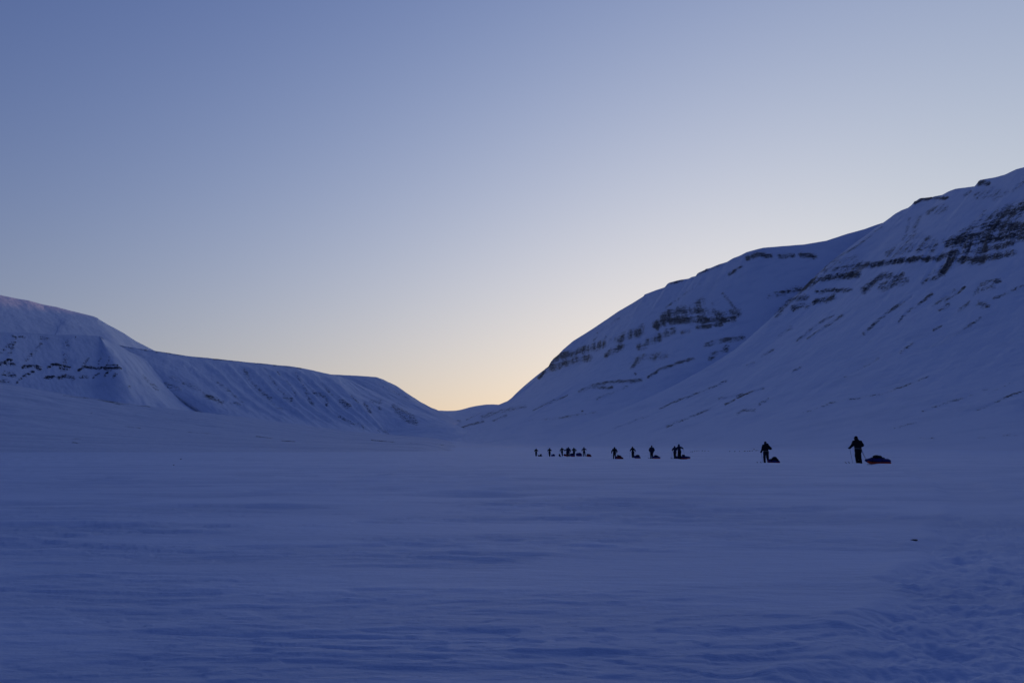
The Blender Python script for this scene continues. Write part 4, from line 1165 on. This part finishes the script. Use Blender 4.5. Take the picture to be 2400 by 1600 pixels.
def make_stone(px, py, wpx, hpx, label, group=None, seed=0):
    c = on_ground(px, py)
    w, h = wpx / FPX * c[1] / 2, hpx / FPX * c[1]
    bm = bmesh.new()
    bmesh.ops.create_icosphere(bm, subdivisions=3, radius=1)
    r = random.Random(seed)
    o1, o2 = r.uniform(0, 50), r.uniform(0, 50)
    for vtx in bm.verts:
        p = vtx.co
        n = float(perlin(np.array([p.x * 1.4 + o1]), np.array([p.y * 1.4 + p.z + o2]), 3)[0]) + .4 * float(perlin(np.array([p.x * 3.4 + o2]), np.array([p.z * 3.4 - p.y * 2 + o1]), 4)[0])
        k = 1 + .22 * n
        lean = .25 * p.z
        vtx.co = Vector(((p.x * k + lean) * w, p.y * k * w * .8, p.z * k * h * (.8 if p.z > 0 else .4)))
    me = bpy.data.meshes.new('stone')
    bm.to_mesh(me); bm.free()
    me.polygons.foreach_set('use_smooth', [True] * len(me.polygons))
    me.materials.append(M['stone'])
    o = bpy.data.objects.new('stone', me)
    COL.objects.link(o)
    o.location = (c[0], c[1], ground_z(c[0], c[1]))
    tag(o, label, 'stone', group)


make_stone(2141, 1266.5, 18, 3.6, 'flat dark stone alone on the near snow, beside the churned trail', None, 1)
make_stone(407, 1091, 3.6, 1.0, 'small dark stone alone on the left part of the plain', None, 2)
make_stone(424, 1075.5, 4.2, 0.9, 'small flat stone far out on the left plain, beyond the lone one', None, 3)
for i, (px, py, w, h) in enumerate(((1745, 1057, 4.5, 1.2), (1752, 1057.3, 3, 1), (1757, 1056.5, 3.5, 1.3), (1763, 1056, 3, 1.3), (1767, 1053.6, 4, 2.2), (1772, 1055.6, 4, 1.2), (1776, 1055.4, 3, 1),
                                   (1710, 1057.5, 3, .9), (1722, 1057.5, 3.5, 1), (1733, 1057.4, 3, .9))):
    make_stone(px, py, w, h, {4: 'tallest peaked stone in the row on the snow left of the second nearest skier', 7: 'stone at the left end of the row left of the second nearest skier', 6: 'stone at the right end of the row, next to the second nearest skier'}.get(i, 'low dark stone within the row on the snow left of the second nearest skier'), 'row of stones left of the second nearest skier', 10 + i)
for i, (px, py, w, h) in enumerate(((1619, 1058.5, 3, 1), (1623, 1058.2, 3, 1.2), (1628, 1057.3, 2.5, 1), (1633, 1056.4, 3, 1.4), (1638, 1056, 2.5, 1), (1646, 1056.2, 3, 1), (1652, 1056.2, 3.5, .9), (1660, 1056.6, 3, .8))):
    make_stone(px, py, w, h, {0: 'tiny stone at the left end of the row right of the pair of skiers', 3: 'tallest tiny stone in the row right of the pair of skiers', 7: 'tiny stone at the right end of the row right of the pair of skiers'}.get(i, 'tiny low stone within the row on the snow right of the pair of skiers'), 'row of stones right of the pair of skiers', 40 + i)

# ------------------------------------------------------------------ thin crescent moon
def make_moon():
    D, R = 60000.0, 60000.0 * 10.6 / FPX
    c = np.array(P(1867.5, 485.5, 1.0)) - np.array([0, 0, CAM_H])
    c = c / np.linalg.norm(c) * D
    view = c / D
    right = np.cross(view, [0, 0, 1]); right /= np.linalg.norm(right)
    up = np.cross(right, view)
    a0 = rad(-22)                                       # bright limb faces the sun, low on the right
    lx = right * math.cos(a0) + up * math.sin(a0); ly = -right * math.sin(a0) + up * math.cos(a0)
    V, F = [], []
    nu, nl = 6, 28
    for j in range(nl + 1):
        b = rad(-90 + 180 * j / nl)
        for i in range(nu + 1):
            t = rad(70 + 22 * i / nu)                   # sliver of the sphere that the sun reaches
            V.append(R * (math.cos(b) * (math.sin(t) * lx - math.cos(t) * view) + math.sin(b) * ly))
    for j in range(nl):
        for i in range(nu):
            q = j * (nu + 1) + i
            F.append((q, q + 1, q + nu + 2, q + nu + 1))
    mt, N, L, bs = new_mat('moonlight')
    bs.inputs['Base Color'].default_value = (0, 0, 0, 1)
    bs.inputs['Specular IOR Level'].default_value = 0
    bs.inputs['Emission Color'].default_value = (0.66, 0.68, 0.74, 1)
    bs.inputs['Emission Strength'].default_value = 1.0
    o = poly_obj('moon', V, F, mt)
    o.location = c + np.array([0, 0, CAM_H])
    tag(o, 'very thin pale crescent moon above the right mountain', 'moon')


make_moon()
